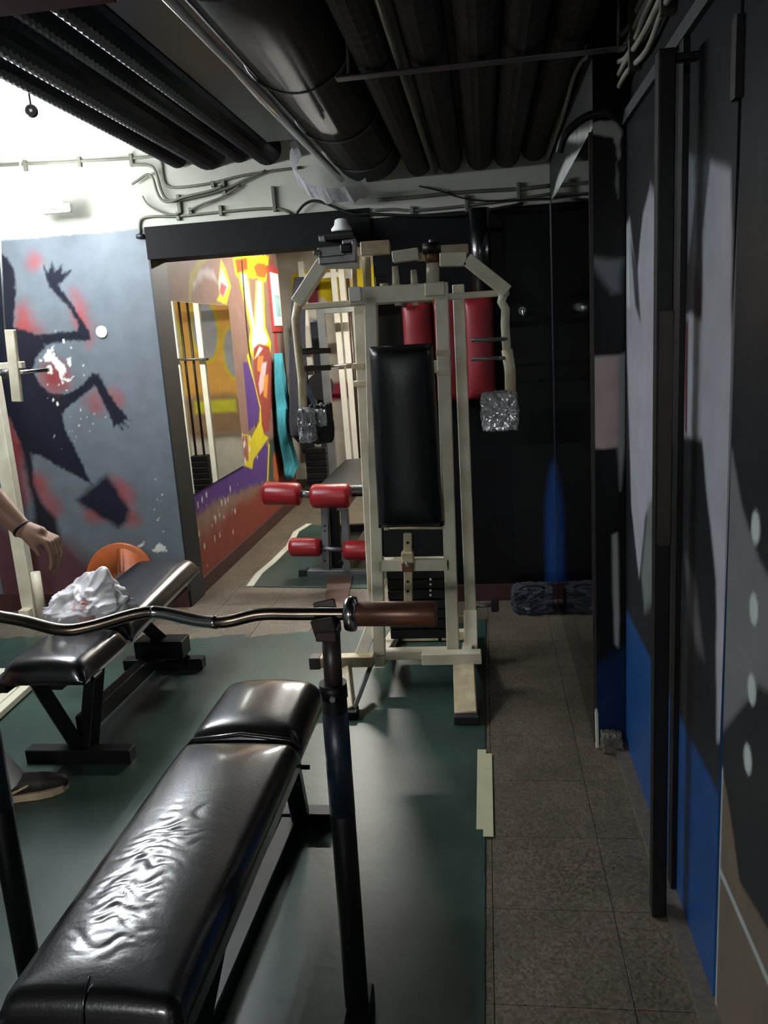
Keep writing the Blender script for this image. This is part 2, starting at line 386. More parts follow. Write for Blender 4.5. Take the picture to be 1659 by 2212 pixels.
A.poly([(92, 770), (108, 755), (118, 745), (112, 765), (125, 775), (140, 790), (143, 803), (135, 815), (150, 820), (160, 812), (150, 825), (132, 820), (125, 800), (112, 782), (98, 780)], WF, .003, .006, 200)
A.poly([(102, 788), (112, 790), (114, 808), (104, 806)], WF, .003, .004, 200); A.poly([(145, 775), (153, 772), (154, 790), (146, 785)], WF, .003, .003, 200)
A.flakes((125, 790), (.06, .09), 26, WF); A.flakes((190, 900), (.05, .04), 8, WF, (.003, .008), 5); A.flakes((150, 940), (.06, .1), 10, (190, 195, 195), (.002, .006), 8)
A.poly([(328, 1190), (345, 1172), (355, 1180), (362, 1190), (340, 1193)], WF, .003, .006, 200); A.flakes((345, 1110), (.03, .12), 8, WF, (.003, .009), 9)
A.poly([(296, 1180), (312, 1170), (310, 1178), (300, 1184)], WF, .003, .004, 200)
A.build('mural', parent=wb)['label'] = 'black leaping figure with red glow painted on silver grey wall'
bb = sbox('baseboard_back', (-3.6, YB-.015, 0), (-1.713, YB, .10), 'base_red')
# round plate on that wall
hp = PY(220, 717, YB)
t = thing('wall_plate', 'small round metal junction plate on the grey mural wall', 'plate', hp)
lathe(t, 'disc', [(0, .026), (.004, .026), (.005, .02)], hp+Vector((0, .001, 0)), (0, -1, 0), 'grey_steel'); lathe(t, 'rim', [(0, .032), (.007, .032), (.008, .027)], hp+Vector((0, .002, 0)), (0, -1, 0), 'white_steel')

# doorway reveal, lintel, black wall right of it
sbox('trim_1', (-1.713, YB-.006, 0), (-1.703, YB+.215, 2.06), 'frame')
sbox('trim_2', (-1.713, YB-.012, 1.90), (-.54, YB+.2, 2.06), 'black_wall')
sbox('wall_back_lintel', (-1.713, YB, 2.06), (-.54, YB+.2, CEIL), 'white_wall')
sbox('wall_back_right', (-.54, YB, 0), (XR+.2, YB+.2, 2.01), 'black_wall')
sbox('wall_back_upper', (-.54, YB, 2.01), (XR+.2, YB+.2, CEIL), 'white_wall')
sbox('baseboard_back_right', (-.54, YB-.015, 0), (XR, YB, .09), 'base_red')

# hall / back room shell
wh = sbox('wall_hall_left', (-1.95, YB+.2, 0), (-1.734, 7.02, CEIL), 'white_wall')
HM = Mural((-1.73, YB+.2, 0), (0, 1, 0), (0, 0, 1), 7.02-YB-.2, CEIL, .008, (132, 104, 92))
def c4(*p): return [(340+.3014*x, 480+.3014*y) for x, y in p]
YEL, PUR = (206, 190, 44), (84, 56, 120)
HM.poly(c4((300, 330), (400, 340), (430, 430), (380, 400), (330, 390), (260, 480), (250, 430)), (176, 166, 166), .02, .01, 30, .8)
HM.line(c4((370, 215), (300, 300), (245, 400), (230, 560)), .05, (150, 140, 70), .015)
HM.poly(c4((455, 265), (490, 330), (528, 460), (495, 590), (425, 560), (445, 520), (435, 430)), YEL, .006)
HM.poly(c4((462, 320), (512, 455), (470, 545), (445, 500), (440, 420)), (214, 196, 196), .006); HM.poly(c4((455, 430), (500, 460), (470, 540), (445, 500)), (178, 84, 92), .01)
HM.poly(c4((535, 255), (560, 385), (600, 380), (700, 400), (780, 430), (800, 240), (560, 240)), YEL, .006, .01, 25)
HM.poly(c4((555, 270), (575, 360), (650, 345), (640, 260)), (196, 82, 40), .006, .008, 25); HM.poly(c4((690, 320), (720, 290), (770, 300), (790, 340), (770, 400), (715, 390)), (200, 92, 46), .006)
HM.poly(c4((575, 370), (650, 360), (690, 740), (705, 420), (760, 415), (775, 750), (815, 860), (810, 1000), (690, 990), (650, 900), (665, 770)), YEL, .006)
HM.poly(c4((592, 372), (640, 372), (700, 770), (715, 425), (745, 425), (765, 770), (798, 850), (770, 880), (720, 870), (685, 930), (672, 860), (682, 770)), (228, 226, 226), .005)
HM.line(c4((605, 280), (640, 760), (690, 1200), (735, 1880)), .035, (30, 28, 32), .006)
HM.poly(c4((690, 900), (730, 870), (800, 890), (825, 1000), (830, 1200), (800, 1500), (745, 1510), (720, 1300), (690, 1050)), (142, 66, 58), .008)
HM.poly(c4((695, 980), (730, 890), (755, 905), (725, 950)), (222, 200, 196), .006); HM.poly(c4((720, 960), (760, 960), (745, 1080), (715, 1060)), (214, 128, 60), .008); HM.poly(c4((750, 1010), (785, 1000), (760, 1200), (735, 1240), (725, 1160)), (206, 172, 178), .006); HM.poly(c4((765, 1100), (795, 1090), (785, 1260), (760, 1250)), (208, 140, 60), .008)
HM.line(c4((650, 960), (690, 1150), (735, 1330), (740, 1420)), .05, YEL, .008)
HM.poly(c4((612, 1005), (650, 1000), (700, 1180), (735, 1340), (720, 1430), (655, 1500), (635, 1250)), PUR, .008)
HM.poly(c4((-300, 2200), (180, 1990), (360, 1860), (510, 1790), (545, 1740), (520, 1600), (560, 1515), (620, 1530), (720, 1590), (770, 1560), (810, 1640), (795, 1850), (730, 1880), (620, 1920), (420, 2000), (-300, 2500)), PUR, .02, .02, 30)
HM.poly(c4((590, 1520), (650, 1520), (665, 1560), (740, 1415), (765, 1520), (795, 1545), (760, 1600), (690, 1700), (680, 1770), (600, 1735)), YEL, .006)
HM.poly(c4((605, 1530), (645, 1530), (655, 1710), (615, 1715)), (150, 96, 84), .006); HM.flakes((340+.3014*630, 480+.3014*1600), (.06, .05), 10, (226, 220, 220), (.01, .03), 4)
HM.poly([(-.1, -.1), (3, -.1), (3, .42), (1.6, .36), (.8, .34), (-.1, .32)], (128, 58, 46), .05, .04, 12, .95, True)
HM.flakes((480, 1080), (.3, .14), 34, (196, 182, 178), (.008, .03), 6)
HM.line(c4((820, 300), (850, 900), (880, 1500)), .09, (168, 62, 58), .01); HM.poly(c4((800, 1560), (860, 1540), (850, 1860), (790, 1850)), (60, 74, 70), .01); HM.line(c4((800, 1600), (790, 1850)), .04, YEL, .006)
HM.poly(c4((830, 1660), (900, 1640), (900, 1860), (830, 1850)), (176, 96, 56), .02, .02, 20)
HM.build('mural', parent=wh)['label'] = 'purple, yellow and red graffiti with white bone shapes'
sbox('baseboard_hall', (-1.73, YB+.2, 0), (-1.715, 7.02, .09), 'base_red')
sbox('wall_hall_end', (-2.6, 7.02, 0), (-1.95, 7.1, CEIL), 'white_wall')
sbox('wall_hall_far_left', (-2.7, 7.1, 0), (-2.6, 8.2, CEIL), 'white_wall')
wf = sbox('wall_far', (-2.7, 8.204, 0), (1.5, 8.3, CEIL), 'white_wall')
FM = Mural((-2.6, 8.2, 0), (1, 0, 0), (0, 0, 1), 3.4, CEIL, .012, (206, 200, 186))
FM.poly([(630, 590), (690, 578), (900, 560), (900, 640), (770, 665), (740, 690), (700, 640), (630, 640)], (226, 202, 26), .01, .03, 10)
FM.poly([(735, 580), (760, 578), (765, 600), (745, 608)], (236, 236, 230), .01); FM.poly([(640, 610), (690, 600), (690, 660), (640, 660)], (120, 40, 60), .02)
FM.poly([(640, 700), (670, 690), (670, 900), (640, 900)], (150, 70, 84), .03); FM.poly([(675, 690), (700, 690), (705, 800), (680, 800)], (60, 90, 130), .02)
FM.poly([(770, 690), (790, 690), (800, 960), (775, 960)], (222, 150, 60), .02, .02, 12); FM.poly([(700, 830), (760, 820), (770, 860), (700, 870)], (160, 60, 84), .02)
FM.poly([(-1.0+2.6, .9), (.9+2.6, .9), (.9+2.6, 2.47), (-1.0+2.6, 2.47)], (226, 168, 84), .03, local=True)
for q, (u, v, rx, ry) in enumerate(((2.0, 1.6, .13, .3), (2.42, 1.5, .14, .34), (1.72, 1.35, .1, .25))):
    pl = [(u+rx*math.cos(a), v+ry*math.sin(a)) for a in np.linspace(0, 6.283, 21)[:-1]]
    FM.poly([(u+(a-u)*1.25, v+(b-v)*1.15) for a, b in pl], (214, 190, 40), .01, local=True); FM.poly(pl, (168, 166, 174), .01, local=True)
FM.poly([(1.6, .5), (3.4, .5), (3.4, .92), (1.6, .92)], (150, 120, 90), .04, .04, 8, local=True); FM.poly([(1.75, .75), (2.2, .75), (2.2, .88), (1.75, .88)], (206, 200, 60), .02, local=True)
FM.build('mural', parent=wf)['label'] = 'yellow and orange graffiti'
sbox('wall_back_room_right', (1.4, YB+.2, 0), (1.5, 8.2, CEIL), 'white_wall')

# right wall: painted steel panels with seams, hinge, trims
wr = sbox('wall_right', (XR+.012, -5.6, 0), (XR+.2, YB+.2, CEIL), 'black_wall')
DK = (33, 37, 41)
def panel(y0, y1, paint):
    P = Mural((XR, y1, .012), (0, -1, 0), (0, 0, 1), y1-y0, 1.985, .008, DK)
    paint(P); o = P.build('panel', 'mural_gloss', wr, .011); return o
LG, MG, BL = (176, 178, 184), (120, 126, 132), (32, 74, 126)
def blue(P, top=.49):
    P.poly([(-.1, -.1), (P.w+.1, -.1), (P.w+.1, top), (-.1, top)], BL, .012, local=True)
def pA(P):
    P.poly([(1338, 505), (1360, 478), (1376, 600), (1388, 460), (1405, 400), (1420, 420), (1420, 820), (1410, 1080), (1395, 1110), (1380, 1250), (1364, 1090), (1358, 900), (1352, 700)], LG, .012, .006, 25)
    P.poly([(1336, 505), (1357, 482), (1360, 665), (1338, 668)], (212, 216, 220), .006)
    P.poly([(1362, 520), (1378, 590), (1384, 700), (1372, 660)], (60, 66, 70), .01); P.poly([(1400, 1090), (1410, 1085), (1410, 1300), (1392, 1320), (1385, 1240)], (120, 128, 124), .02)
    blue(P)
def pB(P):
    P.poly([(1486, 330), (1500, 345), (1502, 420), (1487, 560)], (120, 124, 132), .01); P.poly([(1502, 340), (1536, 351), (1520, 480), (1512, 600), (1500, 560)], (78, 86, 98), .02)
    P.poly([(1535, 350), (1580, 365), (1580, 1600), (1548, 1600), (1547, 1254), (1516, 953), (1470, 940), (1470, 690), (1487, 680), (1516, 694), (1518, 506)], LG, .008, .004, 30)
    P.poly([(1466, 668), (1481, 668), (1480, 800), (1478, 938), (1466, 938)], (206, 182, 176), .006); P.poly([(1481, 690), (1487, 690), (1484, 935), (1479, 935)], (90, 40, 42), .004)
    P.poly([(1446, 1205), (1470, 1225), (1468, 1370), (1446, 1370)], (120, 122, 126), .02); P.poly([(1480, 1200), (1500, 1250), (1520, 1420), (1505, 1400), (1490, 1340)], (96, 98, 100), .02)
    blue(P)
def pC(P):
    P.poly([(1572, 960), (1582, 975), (1603, 1097), (1640, 1210), (1760, 1420), (1760, 1560), (1640, 1480), (1560, 1580), (1560, 960)], (120, 122, 122), .008)
    P.poly([(-.05, -.1), (P.w+.1, -.1), (P.w+.1, .40), (.5, .44), (.25, .42), (.13, .40), (.06, .50), (.02, .54), (-.05, .56)], (112, 100, 84), .006, local=True)
    P.poly([(-.03, -.1), (.008, -.1), (.008, .56), (-.03, .56)], (176, 186, 184), .002, local=True); P.poly([(0, .322), (P.w+.1, .322), (P.w+.1, .342), (0, .342)], (176, 186, 184), .002, local=True)
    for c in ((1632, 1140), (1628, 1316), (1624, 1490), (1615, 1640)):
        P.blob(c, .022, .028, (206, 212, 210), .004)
panel(1.908, 2.616, pA); panel(1.525, 1.862, pB); panel(-.6, 1.507, pC)
sbox('post', (XR-.012, 1.866, .0), (XR+.02, 1.904, 1.995), 'black_steel', wr)
sbox('hinge', (XR-.012, 1.503, 1.79), (XR+.01, 1.53, 1.915), 'black_steel', wr)
sbox('frame_rail', (XR-.012, -.6, 1.998), (XR+.015, 2.616, 2.03), 'dark_wall', wr)
sbox('baseboard_right', (XR-.04, 1.40, 0), (XR+.012, 2.63, .018), 'base_grey')
# pilaster with the dull mirror on its flank
PX0 = .341
pil = sbox('wall_pilaster', (PX0+.004, 2.634, 0), (XR+.02, YB, CEIL), 'black_wall')
PE = Mural((PX0, 2.63, 0), (1, 0, 0), (0, 0, 1), XR-PX0, 2.3, .005, (13, 13, 15))
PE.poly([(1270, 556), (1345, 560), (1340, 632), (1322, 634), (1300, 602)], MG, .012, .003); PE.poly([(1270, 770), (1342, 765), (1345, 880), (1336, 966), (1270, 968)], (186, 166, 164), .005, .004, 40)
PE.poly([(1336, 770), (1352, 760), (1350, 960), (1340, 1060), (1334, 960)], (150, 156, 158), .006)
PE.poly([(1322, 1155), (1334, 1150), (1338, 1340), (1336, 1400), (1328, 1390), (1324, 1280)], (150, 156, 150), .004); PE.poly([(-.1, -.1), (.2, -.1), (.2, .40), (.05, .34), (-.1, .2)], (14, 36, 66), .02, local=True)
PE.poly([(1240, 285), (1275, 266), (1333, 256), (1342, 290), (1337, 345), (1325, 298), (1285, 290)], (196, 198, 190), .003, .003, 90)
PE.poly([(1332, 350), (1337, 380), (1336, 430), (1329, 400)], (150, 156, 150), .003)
PE.build('mural', 'mural_gloss', pil)
PS = Mural((PX0, YB, 2.0), (0, -1, 0), (0, 0, 1), YB-2.63, .47, .01, (40, 40, 38))
PS.poly([(1192, 428), (1206, 380), (1222, 345), (1262, 318), (1256, 340), (1215, 400)], (190, 194, 188), .006, .004, 50); PS.poly([(1222, 300), (1250, 285), (1290, 270), (1290, 300), (1245, 306)], (176, 178, 166), .01, .006, 40)
PS.build('mural', 'mural', pil)
t = thing('wall_mirror', 'tall dull mirror on the dark pilaster beside the black wall', 'mirror', (PX0-.006, 3.36, .0))
box(t, 'glass', (PX0-.005, 3.36, 1.0), (.008, 1.44, 1.98), 'mirror_old', .001)
bm = NB(); add_box(bm, (PX0-.006, 2.636, 1.0), (.012, .008, 1.98)); obj('edge_strip', bm, 'dark_brown', t); box(t, 'edge_strip', (PX0-.006, 4.084, 1.0), (.012, .008, 1.98), 'navy_steel', .001)
# blue corner stripe
bs = Mural((.12, YB-.004, .02), (1, 0, 0), (0, 0, 1), .22, 1.95, .008, (8, 8, 10))
bs.poly([(.165, -.1), (.3, -.1), (.3, .85), (.2, .7), (.17, .5)], (24, 66, 124), .02, local=True)
bs.build('wall_back_corner')['kind'] = 'structure'
# hall mirror
t = thing('wall_mirror', 'wide frameless mirror on the graffiti hall wall behind the doorway', 'mirror', (-1.72, 4.93, .6))
box(t, 'glass', (-1.723, 4.965, 1.15), (.008, 1.07, 1.10), 'mirror', .001)

# ================================================================== FLOOR SHEETS
def sheet(name, pts, z, th, m, jit=.012, step=.05, seed=3, ragged=None):
    out = []; r = random.Random(seed); n = len(pts)
    for k in range(n):
        a, b = Vector(pts[k]), Vector(pts[(k+1) % n]); L = (b-a).length; q = max(1, int(L/step))
        for i in range(q):
            p = a+(b-a)*(i/q); j = jit if (ragged and k in ragged) else .0015
            out.append((p.x+r.uniform(-j, j), p.y+r.uniform(-j, j)))
    bm = NB(); vs = [bm.verts.new((x, y, z+th)) for x, y in out]; f = bm.faces.new(vs)
    g = bmesh.ops.extrude_face_region(bm, geom=[f]); bmesh.ops.translate(bm, vec=(0, 0, -th), verts=[v for v in g['geom'] if isinstance(v, bmesh.types.BMVert)])
    bmesh.ops.triangulate(bm, faces=[f for f in bm.faces if len(f.verts) > 4])
    return obj(name, bm, m)
fe = [PZ(*p) for p in ((1050, 1338), (900, 1358), (800, 1362), (700, 1365), (640, 1368), (545, 1378), (530, 1370), (470, 1378), (400, 1383), (330, 1395), (300, 1380), (200, 1370), (0, 1380))]
pts = [(-.055, -.6), (-.05, 2.0)] + [(v.x, v.y) for v in fe] + [(-3.5, 3.7), (-3.5, -.6)]
o = sheet('floor_sheet', pts, .0, .004, 'mat', .018, .03, 3, set(range(2, 14)))
tag(o, 'worn dark green rubber sheet under the gym benches with ragged far edge', 'floor mat')
hp_ = [PZ(*p) for p in ((540, 1268), (560, 1240), (590, 1215), (625, 1180), (640, 1150), (668, 1133))] + [Vector((-.5, 5.55, 0)), PZ(810, 1272)]
o = sheet('floor_sheet', [(v.x, v.y) for v in hp_], .0, .004, 'mat', .02, .03, 5, {0, 1, 2, 3, 4})
tag(o, 'green rubber sheet with frayed pale edge under the leg curl bench', 'floor mat')
bm = NB()
for a, b in zip(hp_[:6], hp_[1:6]):
    add_bar(bm, a+Vector((.0, 0, .004)), b+Vector((.0, 0, .004)), .045, .006, bev=0)
o = obj('frayed_edge', bm, 'white_plaster' if False else 'white_wall'); o.parent = None
tag(o, 'frayed white backing strip along the edge of the green hall sheet', 'strip')
for q, (y0, y1, x) in enumerate(((2.125, 2.588, -.06), (2.09, 2.56, -.04))):
    bm = NB(); add_box(bm, (x, (y0+y1)/2, .0052+.0004*q), (.03, y1-y0, .0012))
    tag(obj('tape_strip', bm, 'tape'), ['cream masking tape strip stuck on the green sheet edge', 'cream masking tape strip lapping onto the terrazzo tiles'][q], 'tape')

# ================================================================== CEILING DUCTS
def corrugated(name, x, z, r, y0, y1, mats, label, cat, group=None, period=.034, amp=.009, seg=18):
    bm = NB(); n = int((y1-y0)/period*2)
    add_tube(bm, [(x, y0+(y1-y0)*k/n, z) for k in range(n+1)], [r+(amp if k % 2 else -amp*.2) for k in range(n+1)], seg)
    bm.normal_update()
    return tag(obj(name, bm, mats), label, cat, group)
G = 'black corrugated ducts by the lamp'
for x, z, r, lb in ((-1.49, 2.375, .045, 'thin black corrugated duct, outermost, next to the bright ceiling'), (-1.335, 2.40, .088, 'thick black corrugated duct between two thinner ones'), (-1.178, 2.385, .052, 'slim black corrugated duct beside the thickest one'), (-1.035, 2.375, .066, 'black corrugated duct next to the wide sheet metal duct')):
    corrugated('corrugated_duct', x, z, r, .2, YB-.005 if r != .045 else YB-.01, ['duct_black'], lb, 'duct', G)
o = sbox('gap_darkening_box', (-.955, -.3, 2.34), (-.70, 3.9, CEIL+.002), 'duct_black'); del o['kind']; tag(o, 'plain black box added to darken the gap beside the wide oval duct', 'duct')  # black box added to keep the ceiling between the ducts dark
# wide oval duct
t = thing('oval_duct', 'wide dark sheet metal duct with joint seams and a pale edge strip', 'duct', (-.53, 2, 2.18))
bm = NB(); seg = 28; rings = []
for y in (-.4, YB-.003):
    rings.append([bm.verts.new((-.53+.165*math.cos(a), y, 2.315+.135*math.sin(a))) for a in [2*math.pi*k/seg for k in range(seg)]])
for k in range(seg): bm.faces.new((rings[0][k], rings[0][(k+1) % seg], rings[1][(k+1) % seg], rings[1][k]))
bm.faces.new(rings[0]); bm.faces.new(rings[1]); shade(obj('body', bm, 'duct_dark', t))
for y in (.9, 1.9, 2.62, 3.3, 3.9):
    bm = NB(); add_tube(bm, [(-.53+.168*math.cos(a), y, 2.315+.138*math.sin(a)) for a in [math.pi+math.pi*k/20 for k in range(21)]], .004, 6); obj('seam', bm, 'grey_steel', t)
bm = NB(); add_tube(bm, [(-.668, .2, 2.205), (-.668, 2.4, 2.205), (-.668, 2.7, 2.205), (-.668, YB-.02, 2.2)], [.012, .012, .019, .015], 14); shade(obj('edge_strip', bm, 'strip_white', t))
# loose foil collar
bm = NB(); r = random.Random(2)
ring = [((-.66+.215*math.cos(a)), 2.262+.155*math.sin(a)) for a in np.linspace(math.radians(150), math.radians(310), 22)]
va = [bm.verts.new((x+r.uniform(-.006, .006), 3.98+r.uniform(-.008, .008), z+.022)) for x, z in ring]; vb = [bm.verts.new((x*1.0+r.uniform(-.006, .006), 4.1+r.uniform(-.008, .008), z-.032+r.uniform(-.01, .01))) for x, z in ring]
for k in range(21): bm.faces.new((va[k], va[k+1], vb[k+1], vb[k]))
g = bmesh.ops.solidify(bm, geom=bm.faces[:], thickness=.004)
tag(obj('foil_collar', bm, 'foil'), 'loose curl of silver foil hanging around the duct end', 'foil')
G = 'brown ducts above the machine'
for x, lb in ((-.285, 'brown round duct next to the wide sheet metal duct'), (-.135, 'brown round duct beside the thin pale conduit'), (.01, 'brown round duct in the middle of the row'), (.14, 'brown round duct second from the wall with cables'), (.27, 'brown round duct closest to the wall with cables')):
    corrugated('round_duct', x, 2.25 if x < .2 else 2.27, .062, -.4, YB-.003, ['duct_brown'], lb, 'duct', G, .06, .0015, 16)
o = tube(None, 'thin_conduit', [(-.212, -.3, 2.2), (-.212, YB, 2.2)], .011, 'conduit'); tag(o, 'thin pale conduit running between two brown ducts', 'conduit')
t = thing('duct_strap', 'flat steel strap carrying the brown ducts', 'strap', (0, 2.53, 2.17))
bar(t, 'strap', (-.40, 2.53, 2.178), (.42, 2.53, 2.178), .045, .006, 'grey_steel'); 
for x in (-.36, .40): tube(t, 'hanger_rod', [(x, 2.53, 2.18), (x, 2.53, CEIL+.005)], .005, 'grey_steel', 8)
o = sbox('ceiling_beam', (-2.4, 1.62, 2.25), (-.83, 2.03, 2.29), 'red_beam'); del o['kind']; tag(o, 'dark red painted plate across the black corrugated ducts', 'plate')
# pulley wheel on ceiling
c = PZ(68, 240, 2.36)
t = thing('ceiling_pulley', 'small black pulley wheel hanging from the white ceiling', 'pulley', c)
bm = NB(); add_lathe(bm, [(-.008, .02), (-.004, .024), (0, .02), (.004, .024), (.008, .02)], c, (.3, -1, 0), 20); shade(obj('wheel', bm, 'black_steel', t)); lathe(t, 'hub', [(-.011, .006), (.011, .006)], c, (.3, -1, 0), 'chrome', 10); tube(t, 'stem', [c+Vector((0, 0, .02)), Vector((c.x, c.y, CEIL+.003))], .004, 'black_steel', 8)

# ------------------------------------------------------------------ conduits on the back wall
def conduit(pts, label, r=.007, Y=YB-.009, clips=(), m='conduit', grp='wall conduits above the doorway'):
    P = smoothpath([PY(x, y, Y) for x, y in pts], 4)
    t = thing('wall_conduit', label, 'conduit', P[0], grp)
    tube(t, 'pipe', P, r, m, 8)
    for x, y, h in clips:
        c = PY(x, y, Y); box(t, 'clip', (c.x, YB-.009, c.z), (.018, .02, h), 'conduit', .002)
conduit([(-60, 362), (0, 357), (100, 352), (285, 342), (335, 338), (348, 350), (352, 380), (360, 400), (385, 405), (455, 396), (520, 380), (600, 368), (650, 362)], 'long grey conduit below the ceiling that drops in an S bend', clips=((55, 358, .05), (172, 350, .05), (284, 346, .06), (460, 398, .03)))
conduit([(285, 356), (325, 358), (338, 375), (348, 410), (360, 430), (385, 433), (480, 410), (530, 388), (575, 368)], 'grey conduit that bends down then rises to the duct ends', Y=YB-.022, clips=((385, 440, .09), (482, 405, .07)))
conduit([(285, 398), (300, 388), (318, 377), (330, 385), (338, 412), (348, 430), (365, 436), (400, 425), (455, 412), (480, 402)], 'short hooked grey conduit beside the glowing wall', Y=YB-.035)
conduit([(302, 505), (302, 480), (312, 470), (340, 467), (385, 467), (475, 458), (590, 450), (630, 462)], 'grey conduit running just above the dark door frame', clips=((385, 467, .04), (477, 455, .05), (592, 430, .12)))
conduit([(308, 424), (318, 440), (335, 452), (360, 462), (385, 464)], 'short grey conduit curving down to the line above the door frame', r=.005, Y=YB-.02)
conduit([(408, 455), (440, 440), (480, 425), (520, 400)], 'short slanting grey conduit between the two long lines', r=.006, Y=YB-.02, clips=((410, 455, .03),))
conduit([(805, 455), (850, 452), (890, 455), (1000, 445), (1130, 428), (1192, 418)], 'lower grey conduit on the pale strip above the black wall', clips=((890, 455, .04), (1008, 442, .09)))
conduit([(815, 432), (900, 425), (1000, 415), (1120, 408), (1192, 400)], 'upper grey conduit on the pale strip above the black wall', r=.009, clips=((1120, 418, .1),))
conduit([(905, 402), (950, 412), (1000, 428), (1060, 434), (1192, 428)], 'sagging thin cable on the pale strip above the black wall', r=.004, Y=YB-.03, m='cable_black')
conduit([(640, 462), (660, 440), (690, 435), (760, 462), (800, 462), (900, 466), (1000, 462), (1130, 440)], 'black cable along the top of the black wall', r=.007, Y=YB-.03, m='cable_black')
o = tube(None, 'junction_knob', [PY(297, 511, YB), PY(313, 511, YB)], .012, 'frame'); tag(o, 'small dark junction knob beside the door frame top', 'knob'); o.location.y -= .01
# cables along the right wall top
G = 'cables along the right wall'
CL = ['pale cable running along the wall top, topmost of its bundle', 'pale cable second from the top of the wall bundle', 'pale cable in the middle of the wall bundle', 'pale cable second from the bottom of the wall bundle', 'pale cable running along the wall top, lowest of its bundle']
for k in range(5):
    r = random.Random(20+k); z = 2.245-.033*k; x = XR-.002-.004*(k % 2)
    P = smoothpath([(x+r.uniform(-.012, .002), y, z+r.uniform(-.012, .012)) for y in np.linspace(.6, 2.55 if k > 1 else 2.62, 9)] + ([(PX0-.012, 2.8, z+.02), (PX0-.012, 3.4, z), (PX0-.012, YB-.03, z-.01)] if k < 2 else [(XR-.02, 2.62, z-.01)]), 4)
    tag(tube(None, 'wall_cable', P, .008, 'cable', 8), CL[k], 'cable', G)
for q, y in enumerate((1.5, 2.05, 2.45)):
    o = sbox('cable_clip', (XR-.02, y, 2.1), (XR+.013, y+.02, 2.27), 'conduit'); del o['kind']; tag(o, ['pale cable clip on the wall past the hinged panel seam', 'pale cable clip between two others on the wall', 'pale cable clip next to the pilaster'][q], 'clip', 'cable clips on the wall')
P = smoothpath([PY(1208, 330, 2.61), PY(1222, 290, 2.6), PY(1262, 255, 2.6), PY(1310, 243, 2.6), PY(1345, 262, 2.62)], 6)
tag(tube(None, 'black_cable', P, .012, 'cable_black', 10), 'thick black cable looping over the pilaster top', 'cable')

# ================================================================== FLUORESCENT LAMPS
def batten(p0, p1, label, tm, group=None, name='fluorescent_lamp', bare=False):
    p0, p1 = Vector(p0), Vector(p1); d = (p1-p0).normalized(); c = (p0+p1)/2
    t = thing(name, label, 'lamp', c, group); s = d.cross(Vector((0, 0, 1)))
    bm = NB()
    prof = [(-.075, 0), (-.03, .055), (.03, .055), (.075, 0), (.068, 0), (.026, .048), (-.026, .048), (-.068, 0)]
    if bare: prof = [(-.03, .005), (-.03, .045), (-.02, .055), (-.01, .06), (.01, .06), (.02, .055), (.03, .045), (.03, .005)]   # slim open batten, tubes on both flanks
    a = [bm.verts.new(p0+s*x+ZA*z) for x, z in prof]; b = [bm.verts.new(p1+s*x+ZA*z) for x, z in prof]
    for k in range(8): bm.faces.new((a[k], a[(k+1) % 8], b[(k+1) % 8], b[k]))
    bm.faces.new(a); bm.faces.new(b); obj('housing', bm, 'white_plastic', t)
    for o_ in ((-.06, .06) if bare else (-.022, .022)):
        tube(t, 'tube', [p0+d*.03+s*o_+ZA*.012, p1-d*.03+s*o_+ZA*.012], .013, tm, 12)
    for p in (p0+d*.015, p1-d*.015): box(t, 'socket', p+ZA*.012, (.15 if bare else .09, .03, .04) if abs(d.y) > .5 else (.03, .09, .04), 'white_plastic', .002)
    for p in (p0+d*.3, p1-d*.3): tube(t, 'hanger', [p+ZA*.05, Vector((p.x, p.y, CEIL+.003))], .004, 'white_plastic', 6)
batten((-2.1, 2.6, 2.15), (-2.1, 4.07, 2.15), 'white batten lamp with bright tubes hanging beside the mural wall', 'tube', bare=True)
batten((-1.9, -3.2, 2.3), (-.5, -3.2, 2.3), 'lit batten lamp in the open part of the gym', 'tube_r', name='fluorescent_lamp_offscreen')
batten((-1.35, 6.1, 2.3), (-.2, 6.1, 2.3), 'lit batten lamp in the back room past the leg curl bench', 'tube_b', name='fluorescent_lamp_offscreen')


# ================================================================== NEAR FLAT BENCH (black)
def wrinkle(p):
    x, y, z = p
    if z > .45 and y < 1.62:
        xc = -.65+.02*math.sin(y*9)
        k = max(0, min(1, (1.52-y)/.2))*max(0, min(1, (y-1.02)/.06))*math.exp(-((x-xc)/.06)**2)
        n = abs(mnoise.noise(Vector((x*13, y*46+mnoise.noise(Vector((x*20, y*12, 3)))*1.8, 1.7))))
        n2 = mnoise.noise(Vector((x*30, y*70, 5.2)))
        z += k*(-.0032*max(0, .22-n)/.22 + .0009*n2)
    return Vector((x, y, z))
t = thing('flat_bench', 'shiny cracked black vinyl bench with split headrest, beside the upright stand', 'bench', (-.64, 1.5, 0))
pad(t, 'main_pad', (-.785, .955, .42), (-.485, 1.762, .512), 'leather', .022, .032, 50, 170, wrinkle)
pad(t, 'headrest', (-.785, 1.778, .425), (-.49, 2.115, .515), 'leather', .026, .045, 26, 34)
tube(t, 'seam', [(-.64, .99, .511), (-.64, .965, .49), (-.64, .954, .465), (-.64, .954, .425)], .0025, 'leather', 6)
tube(t, 'piping', [(-.782, 1.77, .462), (-.76, 1.77, .486), (-.635, 1.77, .502), (-.51, 1.77, .486), (-.488, 1.77, .462)], .006, 'leather', 8)
box(t, 'backing_board', (-.635, 1.53, .414), (.27, 1.1, .018), 'black_steel', .004)
bar(t, 'spine', (-.66, 1.0, .03), (-.63, 2.1, .03), .05, .05, 'black_steel')
bar(t, 'rear_foot', (-.80, 2.14, .027), (-.505, 2.14, .027), .055, .055, 'black_steel')
bar(t, 'front_foot', (-.82, .98, .027), (-.47, .98, .027), .055, .055, 'black_steel')
